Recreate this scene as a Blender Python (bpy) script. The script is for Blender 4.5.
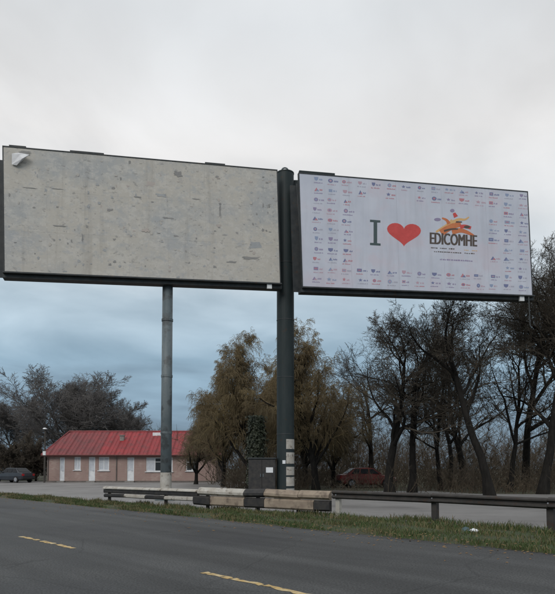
import bpy, bmesh, math, random
import numpy as np
from mathutils import Vector, Matrix, Euler

for o in list(bpy.data.objects):
    bpy.data.objects.remove(o, do_unlink=True)
scene = bpy.context.scene
COL = scene.collection
rad = math.radians

# ------------------------------------------------------------------ camera
F, CX, CY, EYE, PITCH = 620.0, 277.5, 435.5, 1.4, rad(3.0)   # in photograph pixels
cam_data = bpy.data.cameras.new('camera')
cam = bpy.data.objects.new('camera', cam_data)
COL.objects.link(cam)
scene.camera = cam
cam_data.sensor_fit = 'VERTICAL'
cam_data.sensor_height = 24.0
cam_data.lens = 24.0 * F / 594.0
cam_data.shift_y = (CY - 297.0) / 594.0
cam_data.clip_start = 0.05
cam_data.clip_end = 6000
cam.location = (0, 0, EYE)
cam.rotation_euler = (math.pi / 2 + PITCH, 0, 0)

# ------------------------------------------------------------------ light
SUN_EL, SUN_AZ = rad(38), rad(205)      # azimuth clockwise from +Y: behind the camera, a little left
world = bpy.data.worlds.new('World')
scene.world = world
world.use_nodes = True
wt = world.node_tree
wt.nodes.clear()


def wn(t, **kw):
    n = wt.nodes.new(t)
    for k, v in kw.items():
        setattr(n, k, v)
    return n


sky = wn('ShaderNodeTexSky', sky_type='NISHITA', sun_disc=False)
sky.sun_elevation = SUN_EL
sky.sun_rotation = SUN_AZ
bg_sky = wn('ShaderNodeBackground')
bg_sky.inputs['Strength'].default_value = 0.10
wt.links.new(sky.outputs[0], bg_sky.inputs['Color'])
tc = wn('ShaderNodeTexCoord')
sep = wn('ShaderNodeSeparateXYZ')
wt.links.new(tc.outputs['Generated'], sep.inputs[0])
# cloud deck: direction projected onto a flat layer overhead
zc = wn('ShaderNodeMath', operation='MAXIMUM'); zc.inputs[1].default_value = 0.0
wt.links.new(sep.outputs['Z'], zc.inputs[0])
za = wn('ShaderNodeMath', operation='ADD'); za.inputs[1].default_value = 0.16
wt.links.new(zc.outputs[0], za.inputs[0])
dx = wn('ShaderNodeMath', operation='DIVIDE'); dy = wn('ShaderNodeMath', operation='DIVIDE')
wt.links.new(sep.outputs['X'], dx.inputs[0]); wt.links.new(za.outputs[0], dx.inputs[1])
wt.links.new(sep.outputs['Y'], dy.inputs[0]); wt.links.new(za.outputs[0], dy.inputs[1])
cmb = wn('ShaderNodeCombineXYZ')
wt.links.new(dx.outputs[0], cmb.inputs[0]); wt.links.new(dy.outputs[0], cmb.inputs[1])
cn = wn('ShaderNodeTexNoise')
cn.inputs['Scale'].default_value = 1.5
cn.inputs['Detail'].default_value = 6
cn.inputs['Roughness'].default_value = 0.48
cn.inputs['Distortion'].default_value = 0.35
wt.links.new(cmb.outputs[0], cn.inputs['Vector'])
ramp = wn('ShaderNodeValToRGB')       # the cloud deck's colour with height above the horizon
cr = ramp.color_ramp
stops = [(0.0, (0.15, 0.215, 0.285)), (0.07, (0.205, 0.300, 0.400)), (0.16, (0.33, 0.475, 0.595)),
         (0.26, (0.50, 0.615, 0.70)), (0.36, (0.79, 0.815, 0.83)), (0.46, (0.92, 0.91, 0.90)),
         (0.60, (0.79, 0.815, 0.835)), (1.0, (0.78, 0.80, 0.82))]
while len(cr.elements) < len(stops):
    cr.elements.new(0.5)
for e, (p, c) in zip(cr.elements, stops):
    e.position = p
    e.color = (*c, 1)
# the edge of the high deck wavers
wob = wn('ShaderNodeMath', operation='MULTIPLY_ADD')
wob.inputs[1].default_value = 0.16
wt.links.new(cn.outputs['Fac'], wob.inputs[0])
zoff = wn('ShaderNodeMath', operation='ADD'); zoff.inputs[1].default_value = -0.08
wt.links.new(zc.outputs[0], zoff.inputs[0])
wt.links.new(zoff.outputs[0], wob.inputs[2])
wt.links.new(wob.outputs[0], ramp.inputs[0])
shade = wn('ShaderNodeMapRange')
shade.inputs['From Min'].default_value = 0.3
shade.inputs['From Max'].default_value = 0.7
shade.inputs['To Min'].default_value = 0.78
shade.inputs['To Max'].default_value = 1.15
wt.links.new(cn.outputs['Fac'], shade.inputs['Value'])
bg_cloud = wn('ShaderNodeBackground')
wt.links.new(ramp.outputs[0], bg_cloud.inputs['Color'])
wt.links.new(shade.outputs[0], bg_cloud.inputs['Strength'])
mixw = wn('ShaderNodeMixShader')
mixw.inputs[0].default_value = 0.93
wt.links.new(bg_sky.outputs[0], mixw.inputs[1])
wt.links.new(bg_cloud.outputs[0], mixw.inputs[2])
wo = wn('ShaderNodeOutputWorld')
wt.links.new(mixw.outputs[0], wo.inputs['Surface'])

sun_data = bpy.data.lights.new('sun', 'SUN')
sun_data.energy = 1.25
sun_data.angle = rad(25)
sun_data.color = (1.0, 0.96, 0.9)
sun = bpy.data.objects.new('sun', sun_data)
COL.objects.link(sun)
sd = Vector((math.sin(SUN_AZ) * math.cos(SUN_EL), math.cos(SUN_AZ) * math.cos(SUN_EL), math.sin(SUN_EL)))
sun.rotation_euler = sd.to_track_quat('Z', 'Y').to_euler()

scene.view_settings.view_transform = 'Standard'
scene.view_settings.look = 'None'
scene.view_settings.exposure = 0.0
scene.view_settings.gamma = 1.0
scene.view_settings.use_curve_mapping = False


# ------------------------------------------------------------------ helpers
def ray(x, y):
    """photograph pixel -> world direction"""
    a, b = (x - CX) / F, -(y - CY) / F
    c, s = math.cos(PITCH), math.sin(PITCH)
    return Vector((a, c - b * s, s + b * c))


def at(x, y, Y):
    r = ray(x, y)
    return Vector((0, 0, EYE)) + r * (Y / r.y)


def gnd(x, y, z=0.0):
    r = ray(x, y)
    return Vector((0, 0, EYE)) + r * ((z - EYE) / r.z)


DS = Vector((0.67, -0.742, 0)).normalized()       # along the road, towards the right of the picture
DT = Vector((0.742, 0.67, 0)).normalized()        # across it, away from the camera


def ST(s, t, z=0.0):
    return DS * s + DT * t + Vector((0, 0, z))


def tag(o, label=None, cat=None, group=None, kind=None):
    if label: o['label'] = label
    if cat: o['category'] = cat
    if group: o['group'] = group
    if kind: o['kind'] = kind
    return o


def empty(name, loc, rz=0.0):
    o = bpy.data.objects.new(name, None)
    o.empty_display_size = 0.2
    o.location = loc
    o.rotation_euler = (0, 0, rz)
    COL.objects.link(o)
    return o


def link(name, me, mats, parent=None, smooth=False):
    o = bpy.data.objects.new(name, me)
    COL.objects.link(o)
    if not isinstance(mats, (list, tuple)):
        mats = [mats]
    if not me.materials:
        for m in mats:
            me.materials.append(m)
    if parent is not None:
        o.parent = parent
    if smooth:
        me.polygons.foreach_set('use_smooth', [True] * len(me.polygons))
    return o


class MB:
    """collects shapes for ONE mesh object; points are in world space, 'org' is taken off at the end"""
    def __init__(self):
        self.v, self.f, self.m = [], [], []

    def add(self, vs, fs, m=0):
        b = len(self.v)
        self.v += [tuple(p) for p in vs]
        self.f += [tuple(b + i for i in f) for f in fs]
        self.m += [m] * len(fs)

    def hexa(self, p, m=0):
        """p: 8 points, bottom ring 0-3 then top ring 4-7"""
        self.add(p, [(3, 2, 1, 0), (4, 5, 6, 7), (0, 1, 5, 4), (1, 2, 6, 5), (2, 3, 7, 6), (3, 0, 4, 7)], m)

    def box(self, a, b, m=0):
        x0, y0, z0 = a; x1, y1, z1 = b
        self.hexa([(x0, y0, z0), (x1, y0, z0), (x1, y1, z0), (x0, y1, z0),
                   (x0, y0, z1), (x1, y0, z1), (x1, y1, z1), (x0, y1, z1)], m)

    def tube(self, pts, rs, n=10, m=0, cap=True):
        pts = [Vector(p) for p in pts]
        if not isinstance(rs, (list, tuple)): rs = [rs] * len(pts)
        rings = []
        d0 = (pts[1] - pts[0]).normalized()
        ref = Vector((1, 0, 0)) if abs(d0.x) < 0.9 else Vector((0, 1, 0))
        a = d0.cross(ref).normalized()
        vs = []
        for i, p in enumerate(pts):
            d = (pts[min(i + 1, len(pts) - 1)] - pts[max(i - 1, 0)]).normalized()
            a = (a - d * a.dot(d)).normalized()
            b = d.cross(a)
            for k in range(n):
                t = 2 * math.pi * k / n
                vs.append(p + (a * math.cos(t) + b * math.sin(t)) * rs[i])
        fs = []
        for i in range(len(pts) - 1):
            for k in range(n):
                k2 = (k + 1) % n
                fs.append((i * n + k, i * n + k2, (i + 1) * n + k2, (i + 1) * n + k))
        if cap:
            fs.append(tuple(reversed(range(n))))
            fs.append(tuple(range((len(pts) - 1) * n, len(pts) * n)))
        self.add(vs, fs, m)

    def prism(self, poly, ext, m=0):
        """planar polygon (world points) pushed along vector ext"""
        n = len(poly)
        e = Vector(ext)
        vs = [Vector(p) for p in poly] + [Vector(p) + e for p in poly]
        fs = [tuple(reversed(range(n))), tuple(range(n, 2 * n))]
        fs += [(i, (i + 1) % n, n + (i + 1) % n, n + i) for i in range(n)]
        self.add(vs, fs, m)

    def build(self, name, mats, parent=None, org=None, smooth=False, bevel=0.0):
        if org is None:
            org = parent.location if parent is not None and parent.type == 'EMPTY' else (0, 0, 0)
        ox, oy, oz = org
        me = bpy.data.meshes.new(name)
        me.from_pydata([(p[0] - ox, p[1] - oy, p[2] - oz) for p in self.v], [], self.f)
        me.polygons.foreach_set('material_index', self.m)
        bm = bmesh.new(); bm.from_mesh(me)
        bmesh.ops.recalc_face_normals(bm, faces=bm.faces)
        if bevel > 0:
            bmesh.ops.bevel(bm, geom=list(bm.edges), offset=bevel, segments=1, affect='EDGES', clamp_overlap=True)
        bm.to_mesh(me); bm.free()
        return link(name, me, mats, parent, smooth)


# ---- materials
def mat(name, col, rough=0.7, metal=0.0, col2=None, scale=5.0, detail=6, lo=0.35, hi=0.65, bump=0.0, bscale=40.0,
        col3=None, scale3=1.0, lo3=0.5, hi3=0.62, spec=0.5, stretch=None, rough2=None, wave=None):
    m = bpy.data.materials.new(name)
    m.use_nodes = True
    nt = m.node_tree
    b = nt.nodes['Principled BSDF']
    b.inputs['Roughness'].default_value = rough
    b.inputs['Metallic'].default_value = metal
    b.inputs['Specular IOR Level'].default_value = spec
    b.inputs['Base Color'].default_value = (*col, 1)
    co = nt.nodes.new('ShaderNodeTexCoord')
    src = co.outputs['Object']
    if stretch:
        mp = nt.nodes.new('ShaderNodeMapping')
        mp.inputs['Scale'].default_value = stretch
        nt.links.new(src, mp.inputs['Vector'])
        src = mp.outputs[0]

    def noise(sc, det, l, h, s=src, rgh=0.6):
        n = nt.nodes.new('ShaderNodeTexNoise')
        n.inputs['Scale'].default_value = sc
        n.inputs['Detail'].default_value = det
        n.inputs['Roughness'].default_value = rgh
        nt.links.new(s, n.inputs['Vector'])
        r = nt.nodes.new('ShaderNodeMapRange')
        r.inputs['From Min'].default_value = l
        r.inputs['From Max'].default_value = h
        nt.links.new(n.outputs['Fac'], r.inputs['Value'])
        return n, r

    cur = None
    if col2 is not None:
        n, r = noise(scale, detail, lo, hi)
        mx = nt.nodes.new('ShaderNodeMix'); mx.data_type = 'RGBA'
        mx.inputs['A'].default_value = (*col, 1)
        mx.inputs['B'].default_value = (*col2, 1)
        nt.links.new(r.outputs[0], mx.inputs['Factor'])
        cur = mx.outputs['Result']
        if rough2 is not None:
            rr = nt.nodes.new('ShaderNodeMapRange')
            rr.inputs['To Min'].default_value = rough
            rr.inputs['To Max'].default_value = rough2
            nt.links.new(r.outputs[0], rr.inputs['Value'])
            nt.links.new(rr.outputs[0], b.inputs['Roughness'])
    if col3 is not None:
        n, r = noise(scale3, 5, lo3, hi3, co.outputs['Object'])
        mx = nt.nodes.new('ShaderNodeMix'); mx.data_type = 'RGBA'
        if cur is None:
            mx.inputs['A'].default_value = (*col, 1)
        else:
            nt.links.new(cur, mx.inputs['A'])
        mx.inputs['B'].default_value = (*col3, 1)
        nt.links.new(r.outputs[0], mx.inputs['Factor'])
        cur = mx.outputs['Result']
    if cur is not None:
        nt.links.new(cur, b.inputs['Base Color'])
    if bump > 0:
        n, r = noise(bscale, 4, 0.2, 0.8)
        bp = nt.nodes.new('ShaderNodeBump')
        bp.inputs['Strength'].default_value = bump
        bp.inputs['Distance'].default_value = 0.02
        nt.links.new(n.outputs['Fac'], bp.inputs['Height'])
        nt.links.new(bp.outputs[0], b.inputs['Normal'])
    return m


def glass(name, col=(0.03, 0.035, 0.04)):
    return mat(name, col, rough=0.08, spec=0.35)


M = {}
M['ground'] = mat('ground_soil', (0.055, 0.048, 0.030), 0.95, col2=(0.045, 0.060, 0.022), scale=0.35, col3=(0.075, 0.06, 0.042), scale3=2.0, bump=0.5, bscale=6)
M['asphalt'] = mat('asphalt', (0.036, 0.0375, 0.038), 0.70, col2=(0.053, 0.0545, 0.0545), scale=0.55, lo=0.40, hi=0.64,
                   col3=(0.030, 0.031, 0.033), scale3=0.23, lo3=0.52, hi3=0.66, bump=0.35, bscale=55, rough2=0.8, stretch=None)
M['forecourt'] = mat('forecourt_paving', (0.165, 0.16, 0.155), 0.6, col2=(0.23, 0.222, 0.215), scale=0.5, col3=(0.12, 0.115, 0.11), scale3=0.25, bump=0.2, bscale=20)
M['verge'] = mat('verge_soil', (0.045, 0.042, 0.022), 0.95, col2=(0.035, 0.058, 0.016), scale=1.3, bump=0.6, bscale=14)
M['yellow'] = mat('yellow_paint', (0.50, 0.345, 0.135), 0.75, col2=(0.075, 0.068, 0.052), scale=11, lo=0.50, hi=0.62, col3=(0.52, 0.42, 0.24), scale3=4)
M['grass_a'] = mat('grass_green', (0.040, 0.076, 0.016), 0.75, col2=(0.064, 0.080, 0.023), scale=1.2)
M['grass_b'] = mat('grass_straw', (0.16, 0.125, 0.060), 0.8, col2=(0.085, 0.085, 0.035), scale=1.7)
M['leaf_dead'] = mat('dead_leaf', (0.13, 0.075, 0.035), 0.8, col2=(0.20, 0.13, 0.06), scale=3)
M['bark'] = mat('bark_dark', (0.010, 0.009, 0.008), 0.95, col2=(0.022, 0.020, 0.018), scale=9, bump=0.8, bscale=22, stretch=(1, 1, 0.25), spec=.2)
M['bark_grey'] = mat('bark_grey', (0.06, 0.058, 0.06), 0.9, col2=(0.09, 0.086, 0.084), scale=5, bump=0.6, bscale=18, stretch=(1, 1, 0.25))
M['twig'] = mat('twig_dark', (0.058, 0.048, 0.038), 0.9, col2=(0.092, 0.076, 0.056), scale=0.9)
M['twig_grey'] = mat('twig_grey', (0.125, 0.12, 0.12), 0.9, col2=(0.16, 0.15, 0.142), scale=0.6)
M['twig_gold'] = mat('twig_gold', (0.205, 0.155, 0.080), 0.85, col2=(0.140, 0.108, 0.060), scale=0.7, col3=(0.26, 0.20, 0.10), scale3=0.35)
M['twig_olive'] = mat('twig_olive', (0.17, 0.135, 0.075), 0.85, col2=(0.115, 0.092, 0.056), scale=0.7)
M['brush'] = mat('brush_brown', (0.105, 0.080, 0.052), 0.9, col2=(0.066, 0.051, 0.036), scale=0.5)
M['far_twig'] = mat('far_twig', (0.075, 0.072, 0.078), 0.95, col2=(0.055, 0.052, 0.055), scale=0.2)
M['ivy'] = mat('ivy_leaf', (0.014, 0.022, 0.010), 0.6, col2=(0.030, 0.036, 0.016), scale=3)
M['dark_metal'] = mat('dark_green_steel', (0.012, 0.022, 0.024), 0.6, col2=(0.022, 0.031, 0.033), scale=2.5, col3=(0.036, 0.026, 0.02), scale3=3.5, lo3=0.62, hi3=0.72, stretch=(1, 1, 0.3), spec=.35)
M['frame_metal'] = mat('frame_steel', (0.020, 0.026, 0.030), 0.6, col2=(0.045, 0.05, 0.052), scale=3, col3=(0.06, 0.038, 0.025), scale3=4, lo3=0.6, hi3=0.7)
M['grey_metal'] = mat('grey_painted_steel', (0.10, 0.13, 0.145), 0.55, col2=(0.15, 0.175, 0.185), scale=3, col3=(0.075, 0.085, 0.09), scale3=2.0, lo3=0.5, hi3=0.6, stretch=(1, 1, 0.4))
M['sheet'] = mat('weathered_sheet', (0.43, 0.42, 0.40), 0.8, col2=(0.49, 0.475, 0.445), scale=0.9, col3=(0.34, 0.34, 0.34), scale3=1.6, lo3=0.52, hi3=0.72, bump=0.25, bscale=6)
M['sheet_b'] = mat('weathered_sheet_warm', (0.455, 0.43, 0.395), 0.8, col2=(0.50, 0.485, 0.455), scale=1.1, col3=(0.36, 0.35, 0.34), scale3=1.8, lo3=0.52, hi3=0.72, bump=0.25, bscale=6)
M['sheet_c'] = mat('weathered_sheet_blue', (0.385, 0.40, 0.405), 0.8, col2=(0.44, 0.44, 0.43), scale=1.0, col3=(0.31, 0.32, 0.33), scale3=1.9, lo3=0.52, hi3=0.72, bump=0.25, bscale=6)
M['paper_a'] = mat('paper_beige', (0.50, 0.47, 0.43), 0.85, col2=(0.43, 0.415, 0.39), scale=3)
M['paper_b'] = mat('paper_pink', (0.47, 0.42, 0.385), 0.85, col2=(0.42, 0.385, 0.365), scale=3)
M['paper_c'] = mat('paper_blue', (0.33, 0.345, 0.36), 0.85, col2=(0.39, 0.40, 0.405), scale=3)
M['paper_d'] = mat('paper_glue_dark', (0.23, 0.23, 0.23), 0.85, col2=(0.33, 0.32, 0.31), scale=4, lo=.3, hi=.7)
M['paper_w'] = mat('paper_white', (0.72, 0.73, 0.75), 0.8, col2=(0.6, 0.6, 0.62), scale=4)
M['vinyl'] = mat('white_vinyl', (0.585, 0.61, 0.70), 0.5, col2=(0.52, 0.55, 0.64), scale=0.8, col3=(0.57, 0.55, 0.63), scale3=0.6, bump=0.08, bscale=1.5)
M['red_print'] = mat('red_print', (0.62, 0.075, 0.07), 0.5, col2=(0.54, 0.06, 0.055), scale=4)
M['ink'] = mat('ink_green_black', (0.055, 0.085, 0.09), 0.5)
M['ink_brown'] = mat('ink_brown', (0.085, 0.062, 0.05), 0.5)
M['orange'] = mat('orange_print', (0.60, 0.20, 0.07), 0.5, col2=(0.54, 0.15, 0.06), scale=5)
M['amber'] = mat('amber_print', (0.68, 0.42, 0.18), 0.5)
M['navy'] = mat('navy_print', (0.17, 0.19, 0.34), 0.5)
M['violet'] = mat('violet_print', (0.28, 0.24, 0.38), 0.5)
M['rose'] = mat('rose_print', (0.48, 0.33, 0.40), 0.5)
M['greyink'] = mat('grey_print', (0.38, 0.38, 0.46), 0.5)
M['steelblue'] = mat('blue_print', (0.27, 0.33, 0.48), 0.5)
M['white_paint'] = mat('white_rail_paint', (0.47, 0.455, 0.42), 0.7, col2=(0.34, 0.31, 0.265), scale=3, col3=(0.13, 0.105, 0.08), scale3=5, lo3=0.56, hi3=0.68)
M['tan_paint'] = mat('tan_rail_paint', (0.33, 0.27, 0.205), 0.75, col2=(0.22, 0.17, 0.13), scale=2.2, col3=(0.10, 0.075, 0.058), scale3=3, lo3=0.50, hi3=0.68)
M['black_paint'] = mat('black_rail_paint', (0.014, 0.014, 0.016), 0.6, col2=(0.04, 0.036, 0.032), scale=5)
M['rail_metal'] = mat('dull_rail_metal', (0.034, 0.031, 0.029), 0.7, col2=(0.055, 0.050, 0.046), scale=4, col3=(0.05, 0.03, 0.02), scale3=5, lo3=0.55, hi3=0.68, spec=.3)
M['concrete'] = mat('concrete', (0.28, 0.27, 0.25), 0.9, col2=(0.2, 0.19, 0.18), scale=4, bump=0.3, bscale=30)
M['brick'] = mat('house_wall', (0.33, 0.245, 0.21), 0.9, col2=(0.24, 0.17, 0.145), scale=1.2, col3=(0.39, 0.305, 0.265), scale3=0.7)
M['plinth'] = mat('house_plinth', (0.16, 0.14, 0.13), 0.9, col2=(0.11, 0.1, 0.09), scale=3)
M['roof_bright'] = mat('roof_red', (0.30, 0.026, 0.030), 0.55, col2=(0.21, 0.024, 0.028), scale=0.9, col3=(0.16, 0.035, 0.035), scale3=1.7, lo3=.5, hi3=.7)
M['roof_dull'] = mat('roof_dull_red', (0.225, 0.038, 0.041), 0.6, col2=(0.16, 0.036, 0.038), scale=0.9, col3=(0.12, 0.04, 0.04), scale3=1.7, lo3=.5, hi3=.7)
M['roof_brown'] = mat('roof_brown_red', (0.17, 0.048, 0.042), 0.65, col2=(0.12, 0.04, 0.036), scale=1.3)
M['white_frame'] = mat('white_frame', (0.74, 0.76, 0.78), 0.5, col2=(0.6, 0.62, 0.64), scale=3)
M['curtain'] = mat('pale_blind', (0.55, 0.58, 0.62), 0.6, col2=(0.42, 0.45, 0.5), scale=2)
M['glass'] = glass('window_glass')
M['car_red'] = mat('car_red', (0.20, 0.030, 0.024), 0.4, col2=(0.15, 0.025, 0.02), scale=2)
M['car_dark'] = mat('car_dark', (0.022, 0.026, 0.034), 0.25, col2=(0.03, 0.033, 0.04), scale=2)
M['car_glass'] = mat('car_glass', (0.02, 0.022, 0.025), 0.3, spec=0.15)
M['tyre'] = mat('tyre', (0.018, 0.018, 0.018), 0.9)
M['rim'] = mat('rim', (0.4, 0.4, 0.42), 0.35, 0.6)
M['lamp_glass'] = mat('lamp_glass', (0.75, 0.75, 0.72), 0.15)
M['tail'] = mat('tail_lamp', (0.35, 0.01, 0.01), 0.25)
M['plastic'] = mat('litter_plastic', (0.80, 0.83, 0.86), 0.35, col2=(0.7, 0.74, 0.8), scale=12)
M['litter_blue'] = mat('litter_blue', (0.03, 0.07, 0.08), 0.5)
M['wood_pole'] = mat('wood_pole', (0.045, 0.04, 0.036), 0.9, col2=(0.07, 0.062, 0.055), scale=6, stretch=(1, 1, 0.2))


def add_dirt_streaks(m, amount=0.35, sx=2.2):
    """vertical run-off stains on a hanging surface"""
    nt = m.node_tree
    b = nt.nodes['Principled BSDF']
    lnk = [l for l in nt.links if l.to_socket == b.inputs['Base Color']]
    co = nt.nodes.new('ShaderNodeTexCoord')
    mp = nt.nodes.new('ShaderNodeMapping')
    mp.inputs['Scale'].default_value = (sx, sx, 0.18)
    nt.links.new(co.outputs['Object'], mp.inputs['Vector'])
    n = nt.nodes.new('ShaderNodeTexNoise')
    n.inputs['Scale'].default_value = 1.6
    n.inputs['Detail'].default_value = 6
    nt.links.new(mp.outputs[0], n.inputs['Vector'])
    r = nt.nodes.new('ShaderNodeMapRange')
    r.inputs['From Min'].default_value = 0.48
    r.inputs['From Max'].default_value = 0.72
    r.inputs['To Max'].default_value = amount
    nt.links.new(n.outputs['Fac'], r.inputs['Value'])
    mx = nt.nodes.new('ShaderNodeMix'); mx.data_type = 'RGBA'
    nt.links.new(lnk[0].from_socket, mx.inputs['A'])
    mx.inputs['B'].default_value = (0.13, 0.12, 0.11, 1)
    nt.links.new(r.outputs[0], mx.inputs['Factor'])
    nt.links.new(mx.outputs['Result'], b.inputs['Base Color'])


def board_face(name, base, blue, light, dark, seed):
    m = bpy.data.materials.new(name); m.use_nodes = True
    nt = m.node_tree; b = nt.nodes['Principled BSDF']; b.inputs['Roughness'].default_value = .85
    co = nt.nodes.new('ShaderNodeTexCoord')
    cur = None

    def layer(cur, colour, scale, stretch, lo, hi, amt, det=7, rgh=.62, off=0):
        mp = nt.nodes.new('ShaderNodeMapping'); mp.inputs['Scale'].default_value = stretch; mp.inputs['Location'].default_value = (off + seed, off, off * .7)
        nt.links.new(co.outputs['Object'], mp.inputs['Vector'])
        n = nt.nodes.new('ShaderNodeTexNoise'); n.inputs['Scale'].default_value = scale; n.inputs['Detail'].default_value = det; n.inputs['Roughness'].default_value = rgh
        nt.links.new(mp.outputs[0], n.inputs['Vector'])
        r = nt.nodes.new('ShaderNodeMapRange'); r.inputs['From Min'].default_value = lo; r.inputs['From Max'].default_value = hi; r.inputs['To Max'].default_value = amt
        nt.links.new(n.outputs['Fac'], r.inputs['Value'])
        mx = nt.nodes.new('ShaderNodeMix'); mx.data_type = 'RGBA'
        if cur is None: mx.inputs['A'].default_value = (*base, 1)
        else: nt.links.new(cur, mx.inputs['A'])
        mx.inputs['B'].default_value = (*colour, 1)
        nt.links.new(r.outputs[0], mx.inputs['Factor'])
        return mx.outputs['Result']
    cur = layer(cur, blue, .30, (1, 1, 1.2), .47, .62, .75, off=3)            # old blue poster showing through
    cur = layer(cur, light, 2.2, (1, 1, 1.25), .50, .58, .45, det=9, rgh=.7, off=7)           # lighter paper layers, crisp torn edges
    cur = layer(cur, blue, 2.6, (1, 1, 1.3), .53, .60, .50, det=9, rgh=.75, off=13)           # bare glue
    cur = layer(cur, dark, 3.6, (1, 1, 1.9), .575, .63, .65, det=9, rgh=.75, off=17)    # small flakes
    cur = layer(cur, light, 8.0, (1, 1, 1.3), .59, .66, .55, det=5, off=23)
    cur = layer(cur, (.16, .14, .12), 1.2, (1.6, 1.6, .12), .58, .78, .35, off=29)   # run-off stains
    nt.links.new(cur, b.inputs['Base Color'])
    return m


M['face_a'] = board_face('scraped_poster_face', (.50, .475, .43), (.375, .395, .41), (.59, .57, .53), (.25, .245, .24), 0)
M['face_b'] = board_face('scraped_poster_face_grey', (.49, .468, .428), (.37, .39, .41), (.58, .56, .525), (.25, .245, .24), 0)
for k in ('sheet', 'sheet_b', 'sheet_c'):
    add_dirt_streaks(M[k], 0.4)
add_dirt_streaks(M['vinyl'], 0.12)


def brick_pattern(m):
    nt = m.node_tree
    b = nt.nodes['Principled BSDF']
    lnk = [l for l in nt.links if l.to_socket == b.inputs['Base Color']][0]
    co = nt.nodes.new('ShaderNodeTexCoord')
    sp = nt.nodes.new('ShaderNodeSeparateXYZ')
    nt.links.new(co.outputs['Object'], sp.inputs[0])
    cb = nt.nodes.new('ShaderNodeCombineXYZ')
    ad = nt.nodes.new('ShaderNodeMath'); ad.operation = 'ADD'
    nt.links.new(sp.outputs[0], ad.inputs[0]); nt.links.new(sp.outputs[1], ad.inputs[1])
    nt.links.new(ad.outputs[0], cb.inputs[0]); nt.links.new(sp.outputs[2], cb.inputs[1])
    br = nt.nodes.new('ShaderNodeTexBrick')
    br.inputs['Scale'].default_value = 1.0
    br.inputs['Brick Width'].default_value = 0.26
    br.inputs['Row Height'].default_value = 0.085
    br.inputs['Mortar Size'].default_value = 0.009
    br.inputs['Mortar'].default_value = (0.36, 0.27, 0.245, 1)
    br.inputs['Color2'].default_value = (0.30, 0.20, 0.18, 1)
    nt.links.new(lnk.from_socket, br.inputs['Color1'])
    nt.links.new(cb.outputs[0], br.inputs['Vector'])
    nt.links.new(br.outputs['Color'], b.inputs['Base Color'])


brick_pattern(M['brick'])


def road_detail(m):
    """cracks and wheel-polished lanes in the asphalt (wear with its own shape)"""
    nt = m.node_tree
    b = nt.nodes['Principled BSDF']
    lnk = [l for l in nt.links if l.to_socket == b.inputs['Base Color']][0]
    co = nt.nodes.new('ShaderNodeTexCoord')
    # grain
    g = nt.nodes.new('ShaderNodeTexNoise'); g.inputs['Scale'].default_value = 38; g.inputs['Detail'].default_value = 3
    nt.links.new(co.outputs['Object'], g.inputs['Vector'])
    gr = nt.nodes.new('ShaderNodeMapRange')
    gr.inputs['From Min'].default_value = 0.3; gr.inputs['From Max'].default_value = 0.7
    gr.inputs['To Min'].default_value = 0.35; gr.inputs['To Max'].default_value = 1.75
    nt.links.new(g.outputs['Fac'], gr.inputs['Value'])
    mul = nt.nodes.new('ShaderNodeMix'); mul.data_type = 'RGBA'; mul.blend_type = 'MULTIPLY'
    mul.inputs['Factor'].default_value = 1
    nt.links.new(lnk.from_socket, mul.inputs['A'])
    nt.links.new(gr.outputs[0], mul.inputs['B'])
    # lane wear: bands along the road (object x = along, y = across)
    mp = nt.nodes.new('ShaderNodeMapping'); mp.inputs['Scale'].default_value = (0.05, 1.0, 1)
    nt.links.new(co.outputs['Object'], mp.inputs['Vector'])
    n2 = nt.nodes.new('ShaderNodeTexNoise'); n2.inputs['Scale'].default_value = 1.4; n2.inputs['Detail'].default_value = 4
    nt.links.new(mp.outputs[0], n2.inputs['Vector'])
    r2 = nt.nodes.new('ShaderNodeMapRange')
    r2.inputs['From Min'].default_value = 0.35; r2.inputs['From Max'].default_value = 0.65
    r2.inputs['To Min'].default_value = 0.70; r2.inputs['To Max'].default_value = 1.30
    nt.links.new(n2.outputs['Fac'], r2.inputs['Value'])
    mul2 = nt.nodes.new('ShaderNodeMix'); mul2.data_type = 'RGBA'; mul2.blend_type = 'MULTIPLY'
    mul2.inputs['Factor'].default_value = 1
    nt.links.new(mul.outputs['Result'], mul2.inputs['A'])
    nt.links.new(r2.outputs[0], mul2.inputs['B'])
    # cracks
    dn = nt.nodes.new('ShaderNodeTexNoise'); dn.inputs['Scale'].default_value = 1.5; dn.inputs['Detail'].default_value = 5
    nt.links.new(co.outputs['Object'], dn.inputs['Vector'])
    va = nt.nodes.new('ShaderNodeMix'); va.data_type = 'VECTOR'; va.inputs['Factor'].default_value = 0.25
    nt.links.new(co.outputs['Object'], va.inputs['A']); nt.links.new(dn.outputs['Color'], va.inputs['B'])
    vo = nt.nodes.new('ShaderNodeTexVoronoi'); vo.feature = 'DISTANCE_TO_EDGE'; vo.inputs['Scale'].default_value = 0.45
    nt.links.new(va.outputs['Result'], vo.inputs['Vector'])
    rc = nt.nodes.new('ShaderNodeMapRange')
    rc.inputs['From Min'].default_value = 0.0; rc.inputs['From Max'].default_value = 0.009
    rc.inputs['To Min'].default_value = 0.5; rc.inputs['To Max'].default_value = 1
    nt.links.new(vo.outputs['Distance'], rc.inputs['Value'])
    mul3 = nt.nodes.new('ShaderNodeMix'); mul3.data_type = 'RGBA'; mul3.blend_type = 'MULTIPLY'
    mul3.inputs['Factor'].default_value = 0.8
    nt.links.new(mul2.outputs['Result'], mul3.inputs['A'])
    nt.links.new(rc.outputs[0], mul3.inputs['B'])
    nt.links.new(mul3.outputs['Result'], b.inputs['Base Color'])


road_detail(M['asphalt'])


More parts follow.
